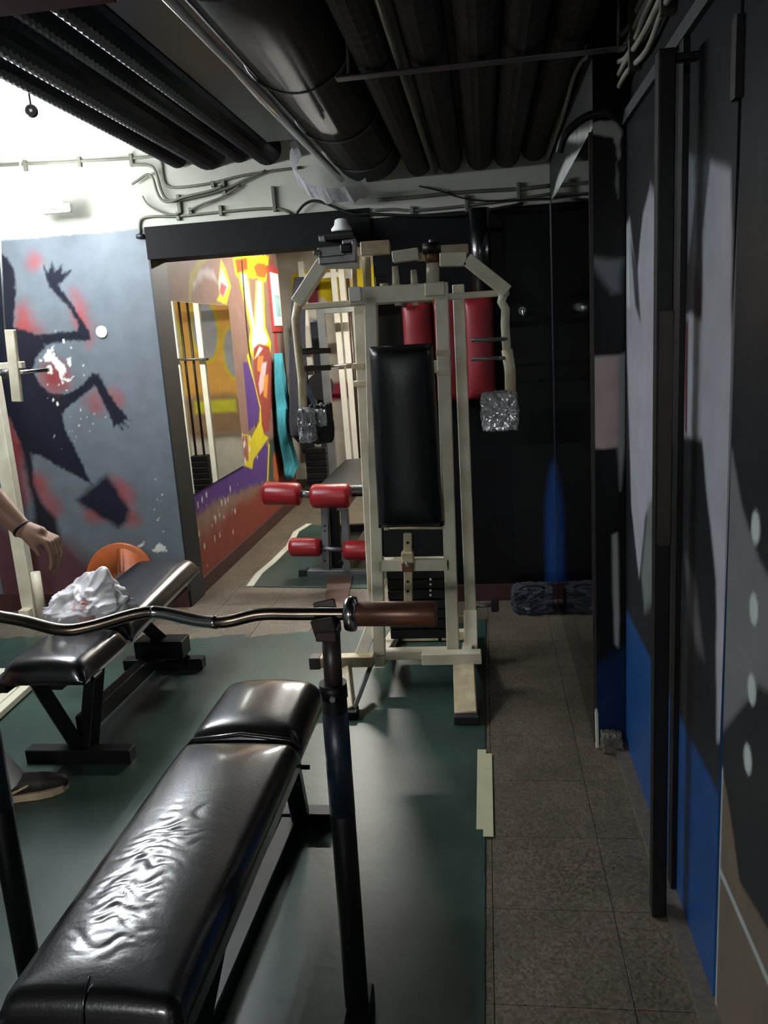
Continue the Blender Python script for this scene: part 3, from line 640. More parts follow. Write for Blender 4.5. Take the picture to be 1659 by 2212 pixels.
bar(t, 'rear_leg', (-.60, 2.12, .03), (-.57, 1.93, .41), .05, .05, 'black_steel')
bar(t, 'front_leg', (-.57, .99, .03), (-.56, 1.16, .41), .06, .05, 'black_steel')
bar(t, 'brace', (-.62, 1.15, .05), (-.57, 1.42, .40), .05, .05, 'black_steel')
bar(t, 'top_rail', (-.57, 1.0, .385), (-.57, 2.08, .385), .05, .04, 'black_steel')
tube(t, 'adjuster_pin', [(-.56, 1.80, .395), (-.475, 1.80, .395)], .006, 'black_steel', 8); tube(t, 'adjuster_pin', [(-.56, 1.74, .385), (-.49, 1.74, .385)], .006, 'black_steel', 8)

# ================================================================== FAR FLAT BENCH
t = thing('flat_bench', 'black vinyl bench with the white plastic bag on it', 'bench', (-1.51, 2.9, 0))
pad(t, 'seat_pad', (-1.665, 2.34, .375), (-1.355, 2.70, .462), 'leather', .022, .05, 26, 30)
def tilt(p):
    return Vector((p.x, p.y, p.z + (p.y-2.7)*.055))
pad(t, 'back_pad', (-1.665, 2.715, .375), (-1.355, 3.48, .462), 'leather', .02, .045, 26, 50, tilt)
box(t, 'backing_board', (-1.51, 2.88, .372), (.26, 1.0, .02), 'black_steel', .004)
bar(t, 'top_rail', (-1.51, 2.42, .345), (-1.51, 3.3, .35), .05, .05, 'black_steel')
bar(t, 'near_foot', (-1.71, 2.51, .027), (-1.31, 2.51, .027), .055, .055, 'black_steel')
bar(t, 'far_foot', (-1.71, 3.33, .027), (-1.33, 3.33, .027), .055, .055, 'black_steel')
bar(t, 'near_leg', (-1.49, 2.53, .03), (-1.46, 2.62, .345), .055, .05, 'black_steel')
bar(t, 'slanted_leg', (-1.52, 2.53, .03), (-1.60, 2.45, .35), .05, .05, 'black_steel')
bar(t, 'spine', (-1.51, 2.55, .12), (-1.51, 3.33, .10), .05, .07, 'black_steel')
bar(t, 'far_leg', (-1.41, 3.33, .03), (-1.53, 3.1, .35), .045, .045, 'black_steel')
box(t, 'bracket', (-1.46, 3.20, .16), (.22, .1, .08), 'black_steel', .004)
bm = NB(); add_box(bm, (-1.67, 2.40, .365), (.06, .1, .05), bev=.008); obj('pad_bracket', bm, 'black_steel', t); box(t, 'pad_bracket', (-1.375, 2.43, .37), (.05, .07, .02), 'black_steel', .006)
# crumpled plastic bag
t = thing('plastic_bag', 'crumpled white plastic bag with faint red print on the bench', 'bag', (-1.51, 2.72, .455))
bm = NB(); bmesh.ops.create_icosphere(bm, subdivisions=6, radius=1)
for v in bm.verts:
    p = v.co.copy(); th = math.atan2(p.y, p.x)
    w = Vector((p.x, p.y, p.z*.6)); w += .25*Vector((mnoise.noise(w*2.1), mnoise.noise(w*2.1+Vector((5, 1, 2))), mnoise.noise(w*2.1+Vector((2, 7, 1)))))
    rid = 1-abs(mnoise.noise(w*2.2+Vector((1.3, .4, 2.0))))*2.2
    fine = 1-abs(mnoise.noise(w*5.0+Vector((4.3, 2.4, 1.0))))*2
    s_ = 1+.2*rid+.045*fine
    top = max(0, p.z)
    e1 = math.exp(-((p.x-.55)**2+(p.y+.05)**2)*11)*.085*top; e2 = math.exp(-((p.x-.05)**2+(p.y-.2)**2)*7)*.05*top; e3 = math.exp(-((p.x-.95)**2+(p.y+.2)**2)*9)*.04
    q = Vector((p.x*.135*s_*(1.12 if p.z < .1 else 1), p.y*.10*s_, p.z*.075*s_+e1+e2+e3))
    q.z = max(q.z, -.05); v.co = q + Vector((-1.515, 2.735, .460+.05))
for f in bm.faces:
    c = f.calc_center_median()
    if c.y < 2.70 and ((abs(c.x+1.50) < .032 and .535 < c.z < .568) or (abs(c.x+1.475) < .026 and .478 < c.z < .515)) and mnoise.noise(c*30) > -.2: f.material_index = 1
o = obj('bag', bm, ['plastic_bag', 'bag_print'], t); shade(o)
for p in o.data.polygons: p.use_smooth = True

# ================================================================== BARBELL STAND + CURL BAR
for q, (x, lb) in enumerate(((-.32, 'black and blue telescopic upright stand carrying the bar sleeve end'), (-1.075, 'black upright stand carrying the bar on the side of the person'))):
    t = thing('barbell_stand', lb, 'stand', (x, 1.45, 0), 'barbell stands')
    tube(t, 'inner_post', [(x, 1.45, .74), (x+.004, 1.45, .885)], .0185, 'dark_brown', 14)
    tube(t, 'outer_post', [(x-.006, 1.45, .03), (x, 1.45, .775)], .026, 'black_steel', 16); tube(t, 'blue_band', [(x-.0022, 1.45, .5), (x-.0004, 1.45, .725)], .0264, 'navy_steel', 16)
    lathe(t, 'collar', [(0, .028), (.03, .028)], (x, 1.45, .755), (0, 0, 1), 'black_steel', 16)
    tube(t, 'bolt', [(x+.004, 1.45-.02, .765), (x+.004, 1.45-.036, .765)], .006, 'grey_steel', 8)
    bar(t, 'foot', (x, .93, .022), (x, 1.5, .022), .05, .04, 'black_steel')
    bm = NB(); add_box(bm, (x, 1.45, .892), (.04, .06, .02), bev=.002); add_bar(bm, (x, 1.473, .89), (x-.012, 1.482, .945), .045, .008, up=(0, 1, 0)); add_bar(bm, (x, 1.43, .89), (x-.006, 1.423, .928), .045, .008, up=(0, 1, 0)); obj('cradle', bm, 'dark_brown', t)
BY = 1.45
t = thing('curl_bar', 'bent steel curl bar with copper coloured sleeve resting on the stands', 'barbell', PY(500, 1335, BY))
bp = [PY(x, y, BY) for x, y in ((-190, 1325), (-60, 1322), (0, 1332), (60, 1338), (150, 1349), (205, 1346), (290, 1330), (340, 1331), (430, 1341), (490, 1339), (560, 1327), (640, 1326), (750, 1326))]
for p, dy in zip(bp, (0, 0, 0, -.01, -.03, -.02, .01, .02, 0, -.01, 0, 0, 0)): p.y += dy
tube(t, 'shaft', smoothpath(bp, 7), .0125, 'bar_steel', 14)
kn = smoothpath(bp, 7)
bm = NB(); add_tube(bm, kn[46:62], .0131, 14); shade(obj('grip', bm, 'chrome', t))
ax = (PY(955, 1326, BY)-PY(755, 1326, BY)).normalized(); c0 = PY(745, 1326, BY)
lathe(t, 'collar', [(0, .02), (.002, .032), (.012, .035), (.022, .033), (.026, .02)], c0, ax, 'chrome', 28)
lathe(t, 'sleeve', [(.02, .021), (.024, .024), (.172, .0245), (.178, .022)], c0, ax, 'sleeve', 28)
c1 = PY(-200, 1325, BY)
lathe(t, 'collar', [(0, .02), (.002, .032), (.012, .035), (.022, .033), (.026, .02)], c1, -ax, 'chrome', 28)
lathe(t, 'sleeve', [(.02, .021), (.024, .024), (.172, .0245), (.178, .022)], c1, -ax, 'sleeve', 28)

# ================================================================== CREAM CHEST FLY MACHINE
YF, YR = 3.12, 3.40
t = thing('chest_fly_machine', 'cream steel chest fly machine with tall black back pad and swing arms', 'exercise machine', (-.33, 3.15, 0))
f = lambda x, y, Y=YF: PY(x, y, Y)
bar(t, 'front_upright', f(801, 640), f(820, 1412), .047, .05, 'cream', (0, 1, 0)); bar(t, 'front_upright', f(954, 640), f(979, 1412), .050, .05, 'cream', (0, 1, 0))
bar(t, 'rear_upright', f(990, 615, YR), f(1020, 1400, YR), .048, .05, 'cream', (0, 1, 0)); bar(t, 'rear_upright', f(776, 640, YR), f(812, 1380, YR), .048, .05, 'cream', (0, 1, 0))
for x0, y0 in ((954, 762), (955, 805), (772, 790), (775, 828)):
    p = f(x0+4, y0, YF if x0 > 900 else YR); box(t, 'tape_band', p, (.054, .056, .022), 'cream_worn', .001)
bar(t, 'top_beam', f(757, 641, YF), f(968, 628, YF), .05, .062, 'cream', (0, 0, 1))
box(t, 'beam_cap', f(767, 636, YF-.03), (.048, .02, .055), 'white_steel', .004)
bar(t, 'cross_tube', f(636, 664, YF+.05), f(1100, 632, YF+.05), .03, .024, 'cream', (0, 0, 1))
for s_, a in (('R', [(950, 562), (1008, 560), (1096, 630)]), ('L', [(775, 566), (700, 566), (642, 655)])):
    for p, q in zip(a, a[1:]): bar(t, 'swing_arm', f(*p, YF-.02), f(*q, YF-.02), .048, .05, 'cream', (0, 1, 0))
bar(t, 'arm_top_bar', f(950, 541, YF+.02), f(1012, 538, YF+.02), .04, .035, 'cream_worn'); bar(t, 'arm_top_bar', f(780, 538, YF+.02), f(842, 534, YF+.02), .04, .05, 'cream_worn')
bar(t, 'arm_top_bar', f(848, 556, YF), f(905, 548, YF), .04, .042, 'cream'); bar(t, 'arm_top_bar', f(900, 556, YF+.05), f(940, 552, YF+.05), .03, .03, 'cream_worn')
tube(t, 'drop_arm', [f(1090, 628), f(1083, 652), f(1092, 668), f(1091, 700), f(1095, 760)], .0165, 'cream', 12); tube(t, 'drop_arm', [f(1095, 755), f(1102, 800), f(1103, 865)], .021, 'cream_worn', 12)
tube(t, 'drop_arm', [f(645, 650), f(638, 690), f(645, 760), f(652, 820), f(655, 900)], .0165, 'cream_worn', 12)
for y in (735, 776): tube(t, 'grip_rod', [f(1018, y, YF-.03), f(1096, y-3, YF-.01)], .0075, 'grey_steel', 10)
for y in (760, 797): bar(t, 'grip_rod', f(650, y, YF), f(712, y-3, YF+.12), .022, .022, 'dark_brown')
def crumple(name, c, s, seed, m, par, thin=1.0):
    bm = NB(); bmesh.ops.create_icosphere(bm, subdivisions=5, radius=1)
    for v in bm.verts:
        p = v.co.copy(); k = max(abs(p.x), abs(p.y), abs(p.z)); p = p.lerp(p/k, .75); n = 0; a = .3
        for q in range(4): n += a*(.35-abs(mnoise.noise(p*1.5*2**q+Vector((seed, 2.2, q))))); a *= .62
        v.co = Vector((p.x*s[0]*(1+n), p.y*s[1]*(1+n), p.z*s[2]*(1+n)))+Vector(c)
    o = obj(name, bm, m, par)
    return o
o = crumple('wrapped_grip', f(1079, 888, YF-.05), (.062, .04, .066), 3.3, 'foil_bag', t); o['label'] = 'grip wrapped in crumpled grey plastic'
o = crumple('wrapped_grip', f(664, 918, YF-.04), (.028, .04, .06), 8.1, 'foil_bag', t); o = crumple('wrapped_grip', f(694, 914, YF+.06), (.042, .035, .072), 5.2, 'rubber', t)
crumple('wrap', f(694, 902, YF+.02), (.02, .02, .03), 1.2, 'foil_bag', t)
# pivots
tube(t, 'pivot_shaft', [f(935, 630), f(935, 566)], .024, 'cream', 14); tube(t, 'pivot_bearing', [f(934, 568), f(933, 545)], .027, 'rust', 14); tube(t, 'pivot_cap', [f(933, 548), f(932, 525)], .034, 'black_steel', 14); tube(t, 'pivot_bolt', [f(932, 526), f(932, 517)], .01, 'grey_steel', 8)
box(t, 'pivot_block', f(940, 625, YF-.01), (.075, .06, .05), 'cream', .004)
for x in (767, 795): tube(t, 'pivot_rod', [f(x, 640, YF+.03), f(x-4, 556, YF+.03)], .011 if x < 780 else .016, 'cream_worn', 10)
for x, y in ((856, 575), (896, 583)): tube(t, 'guide_post', [f(x, 640), f(x-1, y+25), f(x-3, y)], [.015, .013, .011], 'cream', 10)
for x in (830, 856, 896): lathe(t, 'beam_nut', [(0, .016), (.02, .016)], f(x, 624), (0, 0, 1), 'cream_worn', 6)
for x in (860, 898): lathe(t, 'beam_nut', [(0, .013), (.018, .013)], f(x, 660), (0, 0, 1), 'cream', 6)
# top-left clamp
b = NB(); add_bar(b, f(688, 546, YF-.06), f(745, 541, YF-.06), .03, .035); add_bar(b, f(690, 563, YF-.05), f(770, 556, YF-.05), .03, .03); add_bar(b, f(765, 520, YF-.06), f(766, 566, YF-.06), .016, .03, up=(0, 1, 0)); add_bar(b, f(740, 524, YF-.06), f(770, 520, YF-.06), .02, .016)
obj('clamp_bracket', b, 'grey_steel', t); lathe(t, 'clamp_bolt', [(0, .012), (.012, .014), (.024, .01)], f(686, 548, YF-.09), (0, -1, .1), 'chrome', 12); box(t, 'clamp_block', f(748, 537, YF-.07), (.04, .04, .03), 'black_steel', .004)
# back pad
c = f(876, 940, YF-.045)
w0, w1 = f(866, 745, YF-.05), f(888, 1138, YF-.05)
def padmap(p):                                    # local x across, y up the pad, z out towards the user
    k = p.y; ctr = w1.lerp(w0, k); return Vector((ctr.x+p.x*(1.06-.08*k), ctr.y-p.z, ctr.z))
o = pad(t, 'back_pad', (-.122, 0, 0), (.122, 1, .075), 'leather_soft', .028, .045, 26, 60, padmap)
p0, p1 = f(824, 1138, YF), f(960, 1198, YF); box(t, 'pad_board', ((p0.x+p1.x)/2, YF-.01, (p0.z+p1.z)/2), (abs(p1.x-p0.x), .02, abs(p0.z-p1.z)), 'black_steel', .006)
tube(t, 'pad_hem', [f(830, 1141, YF-.03), f(890, 1141, YF-.03), f(958, 1141, YF-.03)], .005, 'cream_worn', 8)
p = f(835, 1142, YF-.04); box(t, 'torn_foam', p, (.02, .01, .012), 'tape', .002)
bar(t, 'mid_beam', f(812, 1219), f(972, 1217), .05, .048, 'cream', (0, 0, 1))
post = bar(t, 'seat_post', f(881, 1152, YF-.035), f(882, 1300, YF-.035), .033, .03, 'cream_worn', (0, 1, 0))
for y in (1172, 1256, 1277):
    lathe(post, 'pin_hole', [(0, .006), (.004, .006)], f(881, y, YF-.0495), (0, -1, 0), 'rubber', 10)
box(t, 'seat_clamp', f(881, 1202, YF-.04), (.048, .05, .045), 'cream_worn', .004); box(t, 'seat_clamp', f(881, 1222, YF-.045), (.044, .05, .04), 'rust', .004); lathe(t, 'clamp_pin', [(0, .009), (.012, .009), (.014, .004)], f(880, 1218, YF-.07), (0, -1, 0), 'chrome', 12)
# weight stack between the uprights
sx = -.335
for k in range(9):
    o = box(t, 'stack_plate', (sx, YR, .14+.046*k), (.25, .10, .042), 'black_steel', .003)
    p = f(930, 1251+11*(k % 4), YR-.055)
for x in (sx-.09, sx+.09): tube(t, 'guide_rod', [(x, YR, .09), (x, YR, 1.30)], .008, 'dark_brown', 10)
for y in (1251, 1262, 1275, 1285): p = f(930, y, YR-.052); lathe(t, 'pin_dot', [(0, .005), (.004, .005)], p, (0, -1, 0), 'white_steel', 8)
bar(t, 'shroud', (PY(840, 900, YR).x, YR+.06, .56), (PY(840, 700, YR).x, YR+.06, 1.68), .10, .05, 'black_steel', (0, 1, 0))
bar(t, 'top_plate', (-.475, YR, 1.30), (-.14, YR, 1.30), .05, .05, 'cream')
# base
bar(t, 'foot_bar', f(672, 1428, 3.05), f(808, 1425, 3.05), .05, .045, 'cream_worn'); bar(t, 'foot_bar', f(912, 1421, 3.05), f(1040, 1418, 3.05), .05, .048, 'cream')
bar(t, 'base_beam', f(806, 1413, 3.14), f(985, 1409, 3.14), .05, .038, 'cream')
box(t, 'foot_bar_cap', f(682, 1429, 3.045), (.045, .054, .05), 'dark_brown', .002)
lr = f(1002, 1432, 3.05); bar(t, 'front_leg', lr, Vector((-.118, 2.80, .03)), .085, .035, 'cream_worn', (0, 1, .4)); box(t, 'rubber_foot', (-.116, 2.80, .02), (.095, .06, .036), 'rubber', .004)
ll = f(748, 1438, 3.05); bar(t, 'front_leg', ll, Vector((-.565, 2.84, .03)), .035, .035, 'cream_worn', (0, 1, .4)); bar(t, 'leg_brace', f(800, 1440, 3.08), Vector((-.555, 2.84, .03)), .018, .03, 'grey_steel', (0, 1, .4)); box(t, 'rubber_foot', (-.562, 2.84, .02), (.05, .06, .036), 'rubber', .004)
bar(t, 'diagonal_strut', f(812, 1330, 3.15), f(778, 1418, 3.08), .05, .04, 'cream', (0, 1, 0))
bar(t, 'rear_foot', f(1016, 1318, YR-.02), f(1018, 1408, YR-.08), .058, .05, 'cream', (0, 1, 0))
bar(t, 'side_rail', (-.12, 3.08, .12), (-.12, 3.62, .03), .045, .045, 'cream'); bar(t, 'side_rail', (-.48, 3.1, .12), (-.48, 3.62, .03), .045, .045, 'cream')
bar(t, 'rear_beam', (-.5, 3.62, .03), (-.09, 3.62, .03), .045, .045, 'cream_worn')
tube(t, 'rear_axle', [(-.10, YR+.05, .23), (.0, YR+.05, .235)], .01, 'grey_steel', 8); box(t, 'axle_cap', (.005, YR+.05, .235), (.035, .06, .05), 'rubber', .006)
tube(t, 'rear_link', [(-.46, 3.5, .16), (-.10, 3.5, .16)], .012, 'cream_worn', 8)

# ================================================================== THINGS AGAINST THE BLACK WALL
p0, p1 = PY(866, 655, 4.14), PY(1073, 862, 4.14)
t = thing('boxing_pad', 'dark red padded panel hung on the black wall behind the machine', 'pad', ((p0.x+p1.x)/2, 4.17, p1.z))
nseg = 3; wseg = (p1.x-p0.x)/nseg
for k in range(nseg):
    xc = p0.x+wseg*(k+.5)
    pad(t, 'cushion', (-wseg/2+.002, p1.z, 0), (wseg/2-.002, p0.z, .07), 'red_pad', .025, .02, 12, 24, lambda p, xc=xc: Vector((xc+p.x, 4.19-p.z, p.y)))
box(t, 'backing', ((p0.x+p1.x)/2, 4.192, (p0.z+p1.z)/2), (p1.x-p0.x, .012, p0.z-p1.z), 'black_steel', .002)
for x, y in ((870, 660), (925, 652)): box(t, 'strap', PY(x, y, 4.115), (.04, .012, .02), 'rubber', .002)
c = PY(1037, 510, 4.1)
t = thing('vertical_pipe', 'glossy black pipe standing out from the wall above the red pad', 'pipe', (c.x, 4.1, 1.5))
tube(t, 'pipe', [(c.x, 4.1, 1.605), (c.x, 4.1, 2.0)], .05, 'leather', 24)
for z in (1.62, 1.92): box(t, 'bracket', (c.x, 4.165, z), (.05, .07, .02), 'black_steel', .002)
c = PY(1130, 675, 4.1)
t = thing('wall_hook', 'small shiny steel hook on the black wall beside the mirror', 'hook', c)
tube(t, 'hook', smoothpath([c+Vector((0, .1, .01)), c, c+Vector((.0, -.02, -.012)), c+Vector((0, -.018, .012))], 5), .009, 'chrome', 10); lathe(t, 'base', [(0, .02), (.006, .02)], c+Vector((0, .1, .01)), (0, -1, 0), 'grey_steel', 14)
# dark gear bag on the floor in the corner
t = thing('gear_bag', 'black sports bag on the floor beside the mirror', 'bag', (.2, 4.0, 0))
o = crumple('bag', (.2, 4.02, .065), (.095, .08, .065), 6.6, 'grey_cloth', t); shade(o); tube(t, 'handle', smoothpath([(.13, 3.98, .11), (.15, 3.96, .15), (.24, 3.96, .15), (.27, 3.98, .11)], 5), .007, 'rubber', 8); box(t, 'buckle', (.17, 3.925, .045), (.025, .012, .018), 'chrome', .002)
# black pole by the right wall
t = thing('steel_pole', 'black steel pole standing before the grey painted panels', 'pole', (.377, 1.8, 0))
bar(t, 'pole', (.377, 1.8, .0), (.374, 1.8, 1.955), .033, .04, 'black_steel', (0, 1, 0)); bar(t, 'worn_section', (.377, 1.7995, .95), (.3765, 1.7995, 1.46), .0335, .0405, 'dark_brown', (0, 1, 0))
bar(t, 'wall_bracket', (.385, 1.803, 1.94), (XR+.006, 1.803, 1.94), .02, .016, 'black_steel')
# stone at pilaster foot
t = crumple('plaster_lump', (.385, 2.60, .03), (.032, .03, .03), 2.1, 'base_grey', None); tag(t, 'small lump of rubble at the foot of the pilaster', 'rubble')
bm = NB(); add_bar(bm, (PX0-.004, 2.60, .005), (PX0-.002, 2.635, .14), .012, .006); tag(obj('broken_edge', bm, 'white_wall'), 'chipped white sliver at the mirror foot', 'chip')

# ================================================================== LEFT EDGE: rack, plate, platform
t = thing('cream_rack', 'cream steel rack upright with a steel bar before the mural', 'rack', (-2.62, 4.05, 0))
pb, pt = PZ(68, 1318)+Vector((.07, 0, 0)), PY(8, 860, 4.1)
bar(t, 'upright', (pb.x, 4.08, 0), (pb.x, 4.08, 1.95), .075, .06, 'cream', (0, 1, 0)); bar(t, 'upright', (pb.x-.6, 4.08, 0), (pb.x-.6, 4.08, 1.95), .075, .06, 'cream', (0, 1, 0))
a, b_ = PY(22, 712, 3.3), PY(38, 868, 3.3); bar(t, 'arm_plate', a, b_, .045, .02, 'cream', (0, 1, 0))
tube(t, 'steel_peg', [PY(-80, 815, 3.35), PY(105, 799, 3.35)], .0085, 'chrome', 12); lathe(t, 'peg_collar', [(0, .02), (.03, .02)], PY(8, 808, 3.35), (1, 0, 0), 'grey_steel', 14)
bar(t, 'arm', (a.x-.12, 3.32, a.z-.15), (pb.x, 4.06, a.z-.15), .05, .05, 'cream'); bar(t, 'arm_link', (a.x-.13, 3.31, a.z-.15), (a.x+.03, 3.31, a.z-.15), .03, .03, 'cream')
p = PY(76, 1236, 4.03); tube(t, 'sleeve_tube', [(p.x, 4.03, 0), (p.x, 4.03, p.z)], .026, 'cream', 14)
bar(t, 'base_rail', (pb.x, 4.0, .035), (pb.x, 4.15, .035), .06, .06, 'cream')
tube(t, 'cable', [PY(-3, 480, 3.6), PY(12, 720, 3.6)], .005, 'grey_steel', 8)
c = Vector((-2.075, 4.135, .20))
t = thing('weight_plate', 'orange weight plate leaning on the mural wall behind the bench', 'weight plate', (c.x, c.y, 0))
ax = Vector((.05, -1, .16)).normalized()
lathe(t, 'disc', [(-.012, .195), (-.01, .2), (.01, .2), (.014, .192), (.014, .168), (.006, .162), (.006, .06), (.014, .055), (.014, .03), (-.012, .028)], c, ax, 'orange', 48); lathe(t, 'hub', [(.0, .029), (.016, .029)], c, ax, 'grey_steel', 20)
t = thing('ribbed_platform', 'cream ribbed foot platform lying on the green sheet', 'platform', (-2.4, 3.0, 0))
box(t, 'board', (-2.36, 2.98, .025), (.66, .56, .03), 'platform', .003, Matrix.Rotation(math.radians(4), 3, 'Z'))
for k in range(13):
    bar(t, 'rib', Vector((-2.66+.05*k, 2.72, .043)), Vector((-2.70+.05*k, 3.24, .043)), .022, .01, 'platform')
for x, y in ((-2.09, 3.05), (-2.2, 2.9)): lathe(t, 'screw_hole', [(0, .018), (.003, .018)], (x, y, .049), (0, 0, 1), 'rust', 14)

# ================================================================== PERSON (only a forearm, hand and shoe reach into view)
def capsules(caps, vox, seg=12):
    bm = NB()
    for p0, r0, p1, r1 in caps:
        p0, p1 = Vector(p0), Vector(p1); d = (p1-p0); L = max(d.length, 1e-4); d = d/L; prof = []
        for k in range(5): a = math.pi/2*k/4; prof.append((-r0*math.cos(a), r0*math.sin(a)+1e-4))
        for k in range(1, 6): a = math.pi/2*k/5; prof.append((L+r1*math.sin(a), r1*math.cos(a)+1e-4))
        add_tube(bm, [p0+d*q for q, _ in prof], [r for _, r in prof], seg)
    bmesh.ops.recalc_face_normals(bm, faces=bm.faces[:])
    me = bpy.data.meshes.new('tmp'); bm.to_mesh(me); bm.free(); o = bpy.data.objects.new('tmp', me); COL.objects.link(o)
    md = o.modifiers.new('r', 'REMESH'); md.mode = 'VOXEL'; md.voxel_size = vox
    sm = o.modifiers.new('s', 'SMOOTH'); sm.factor = .5; sm.iterations = 5
    dg = bpy.context.evaluated_depsgraph_get(); me2 = bpy.data.meshes.new_from_object(o.evaluated_get(dg)); bpy.data.objects.remove(o)
    me2.shade_smooth(); return me2
def capobj(name, caps, vox, m, parent):
    me = capsules(caps, vox); me.materials.clear(); me.materials.append(M[m]); me.name = name; return link(name, me, parent)
YH = 2.40
wr_, kn_ = PY(48, 1142, YH), PY(112, 1168, YH)
el = Vector((-1.72, 2.43, 1.10)); sh = Vector((-1.86, 2.36, 1.39))
per = thing('person', 'person in dark clothes with a bare forearm reaching over the bench', 'person', (-1.75, 2.2, 0))
hip, ch, nk = Vector((-1.84, 2.17, .93)), Vector((-1.87, 2.17, 1.28)), Vector((-1.85, 2.17, 1.48)); hd = Vector((-1.80, 2.18, 1.64))
caps = [(hip, .13, ch, .135), (ch, .13, nk-Vector((0, 0, .08)), .11), (nk-Vector((0, 0, .05)), .055, hd-Vector((.0, 0, .05)), .055), (hd+Vector((-.01, 0, .03)), .095, hd+Vector((.03, 0, -.05)), .07),
        (hd+Vector((.1, 0, .0)), .012, hd+Vector((.115, 0, -.025)), .014), (hd+Vector((.0, .088, .01)), .016, hd+Vector((.0, .09, -.03)), .012), (hd+Vector((.0, -.088, .01)), .016, hd+Vector((.0, -.09, -.03)), .012),
        (ch+Vector((0, .06, .08)), .09, sh, .058), (sh, .056, el, .044), (el, .044, el.lerp(wr_, .35), .047), (el.lerp(wr_, .35), .049, wr_, .032)]
sr = Vector((-1.87, 1.98, 1.39)); er = Vector((-1.88, 1.93, 1.1)); wr2 = Vector((-1.78, 1.95, .87))
caps += [(ch+Vector((0, -.06, .08)), .09, sr, .058), (sr, .056, er, .044), (er, .046, wr2, .029)]
sd = Vector((.36, .08, 0)).normalized()
ft1, ft2 = Vector((-1.645, 2.255, 0)), Vector((-1.95, 2.06, 0))
for hy, ft in ((.08, ft1), (-.08, ft2)):
    kne = hip.lerp(ft, .5)+Vector((.05, hy*.5, .02)); an = ft+Vector((-.03, -.01, .1))
    caps += [(hip+Vector((0, hy, 0)), .095, kne, .062), (kne, .06, kne.lerp(an, .35), .058), (kne.lerp(an, .35), .058, an, .036)]
def hand(wp, kp, side, caps):
    d = (kp-wp).normalized(); up = Vector((0, 0, 1)); s = Vector((0, side, 0)); dn = d.cross(s).normalized()
    if dn.z > 0: dn = -dn
    caps.append((wp, .031, wp.lerp(kp, .5), .034))
    for k, (o_, ln, rr) in enumerate(((-.030, .9, .0095), (-.010, 1.0, .0098), (.011, .94, .0095), (.030, .74, .0082))):
        b0 = kp + s*o_; caps.append((wp.lerp(kp, .25)+s*o_*.6, .019, b0, .0125))
        m1 = b0 + (d*.55+dn*.75).normalized()*.046*ln; m2 = m1 + (d*.3+dn*.9).normalized()*.03*ln; m3_ = m2+(d*.05+dn).normalized()*.024*ln
        caps += [(b0, .0118, m1, rr), (m1, rr, m2, rr*.92), (m2, rr*.92, m3_, rr*.8)]
    t0 = wp.lerp(kp, .3)-s*.026+dn*.006; t1 = t0 + (d*.9-s*.35+dn*.35).normalized()*.045; t2 = t1+(d*.75+dn*.6).normalized()*.032
    caps += [(t0, .017, t1, .0125), (t1, .012, t2, .0095)]
hand(wr_, kn_, 1, caps)
hand(wr2, wr2+Vector((.05, .0, -.075)), 1, caps)
body = capobj('body', caps, .0055, 'skin', per)
capobj('tshirt', [(hip+Vector((0, 0, .0)), .14, ch, .148), (ch, .143, nk-Vector((0, 0, .1)), .118), (ch+Vector((0, .06, .08)), .1, sh, .072), (sh, .07, sh.lerp(el, .55), .064), (ch+Vector((0, -.06, .08)), .1, sr, .072), (sr, .07, sr.lerp(er, .55), .064)], .009, 'shirt', per)
cs = [(hip+Vector((0, -.05, 0)), .125, hip+Vector((0, .05, 0)), .125)]
for hy, ft in ((.08, ft1), (-.08, ft2)):
    kne = hip.lerp(ft, .5)+Vector((.05, hy*.5, .02)); cs.append((hip+Vector((0, hy, 0)), .108, kne+Vector((0, 0, .03)), .088))
capobj('shorts', cs, .01, 'shorts', per)
capobj('hair', [(hd+Vector((-.03, 0, .06)), .095, hd+Vector((-.06, 0, -.0)), .085), (hd+Vector((.03, 0, .09)), .06, hd+Vector((-.02, 0, .09)), .08)], .008, 'hair', per)
for sx_ in (-.03, .03):
    lathe(per, 'eye', [(0, .009), (.004, .006)], hd+Vector((.094, sx_, .012)), (1, 0, 0), 'rubber', 10)
tube(per, 'mouth', [hd+Vector((.098, -.022, -.062)), hd+Vector((.102, 0, -.063)), hd+Vector((.098, .022, -.062))], .004, 'red_frame', 6)
d = (wr_-el).normalized(); bm = NB(); add_tube(bm, [wr_-d*.004, wr_+d*.004], .0345, 18); shade(obj('wristband', bm, 'rubber', per))
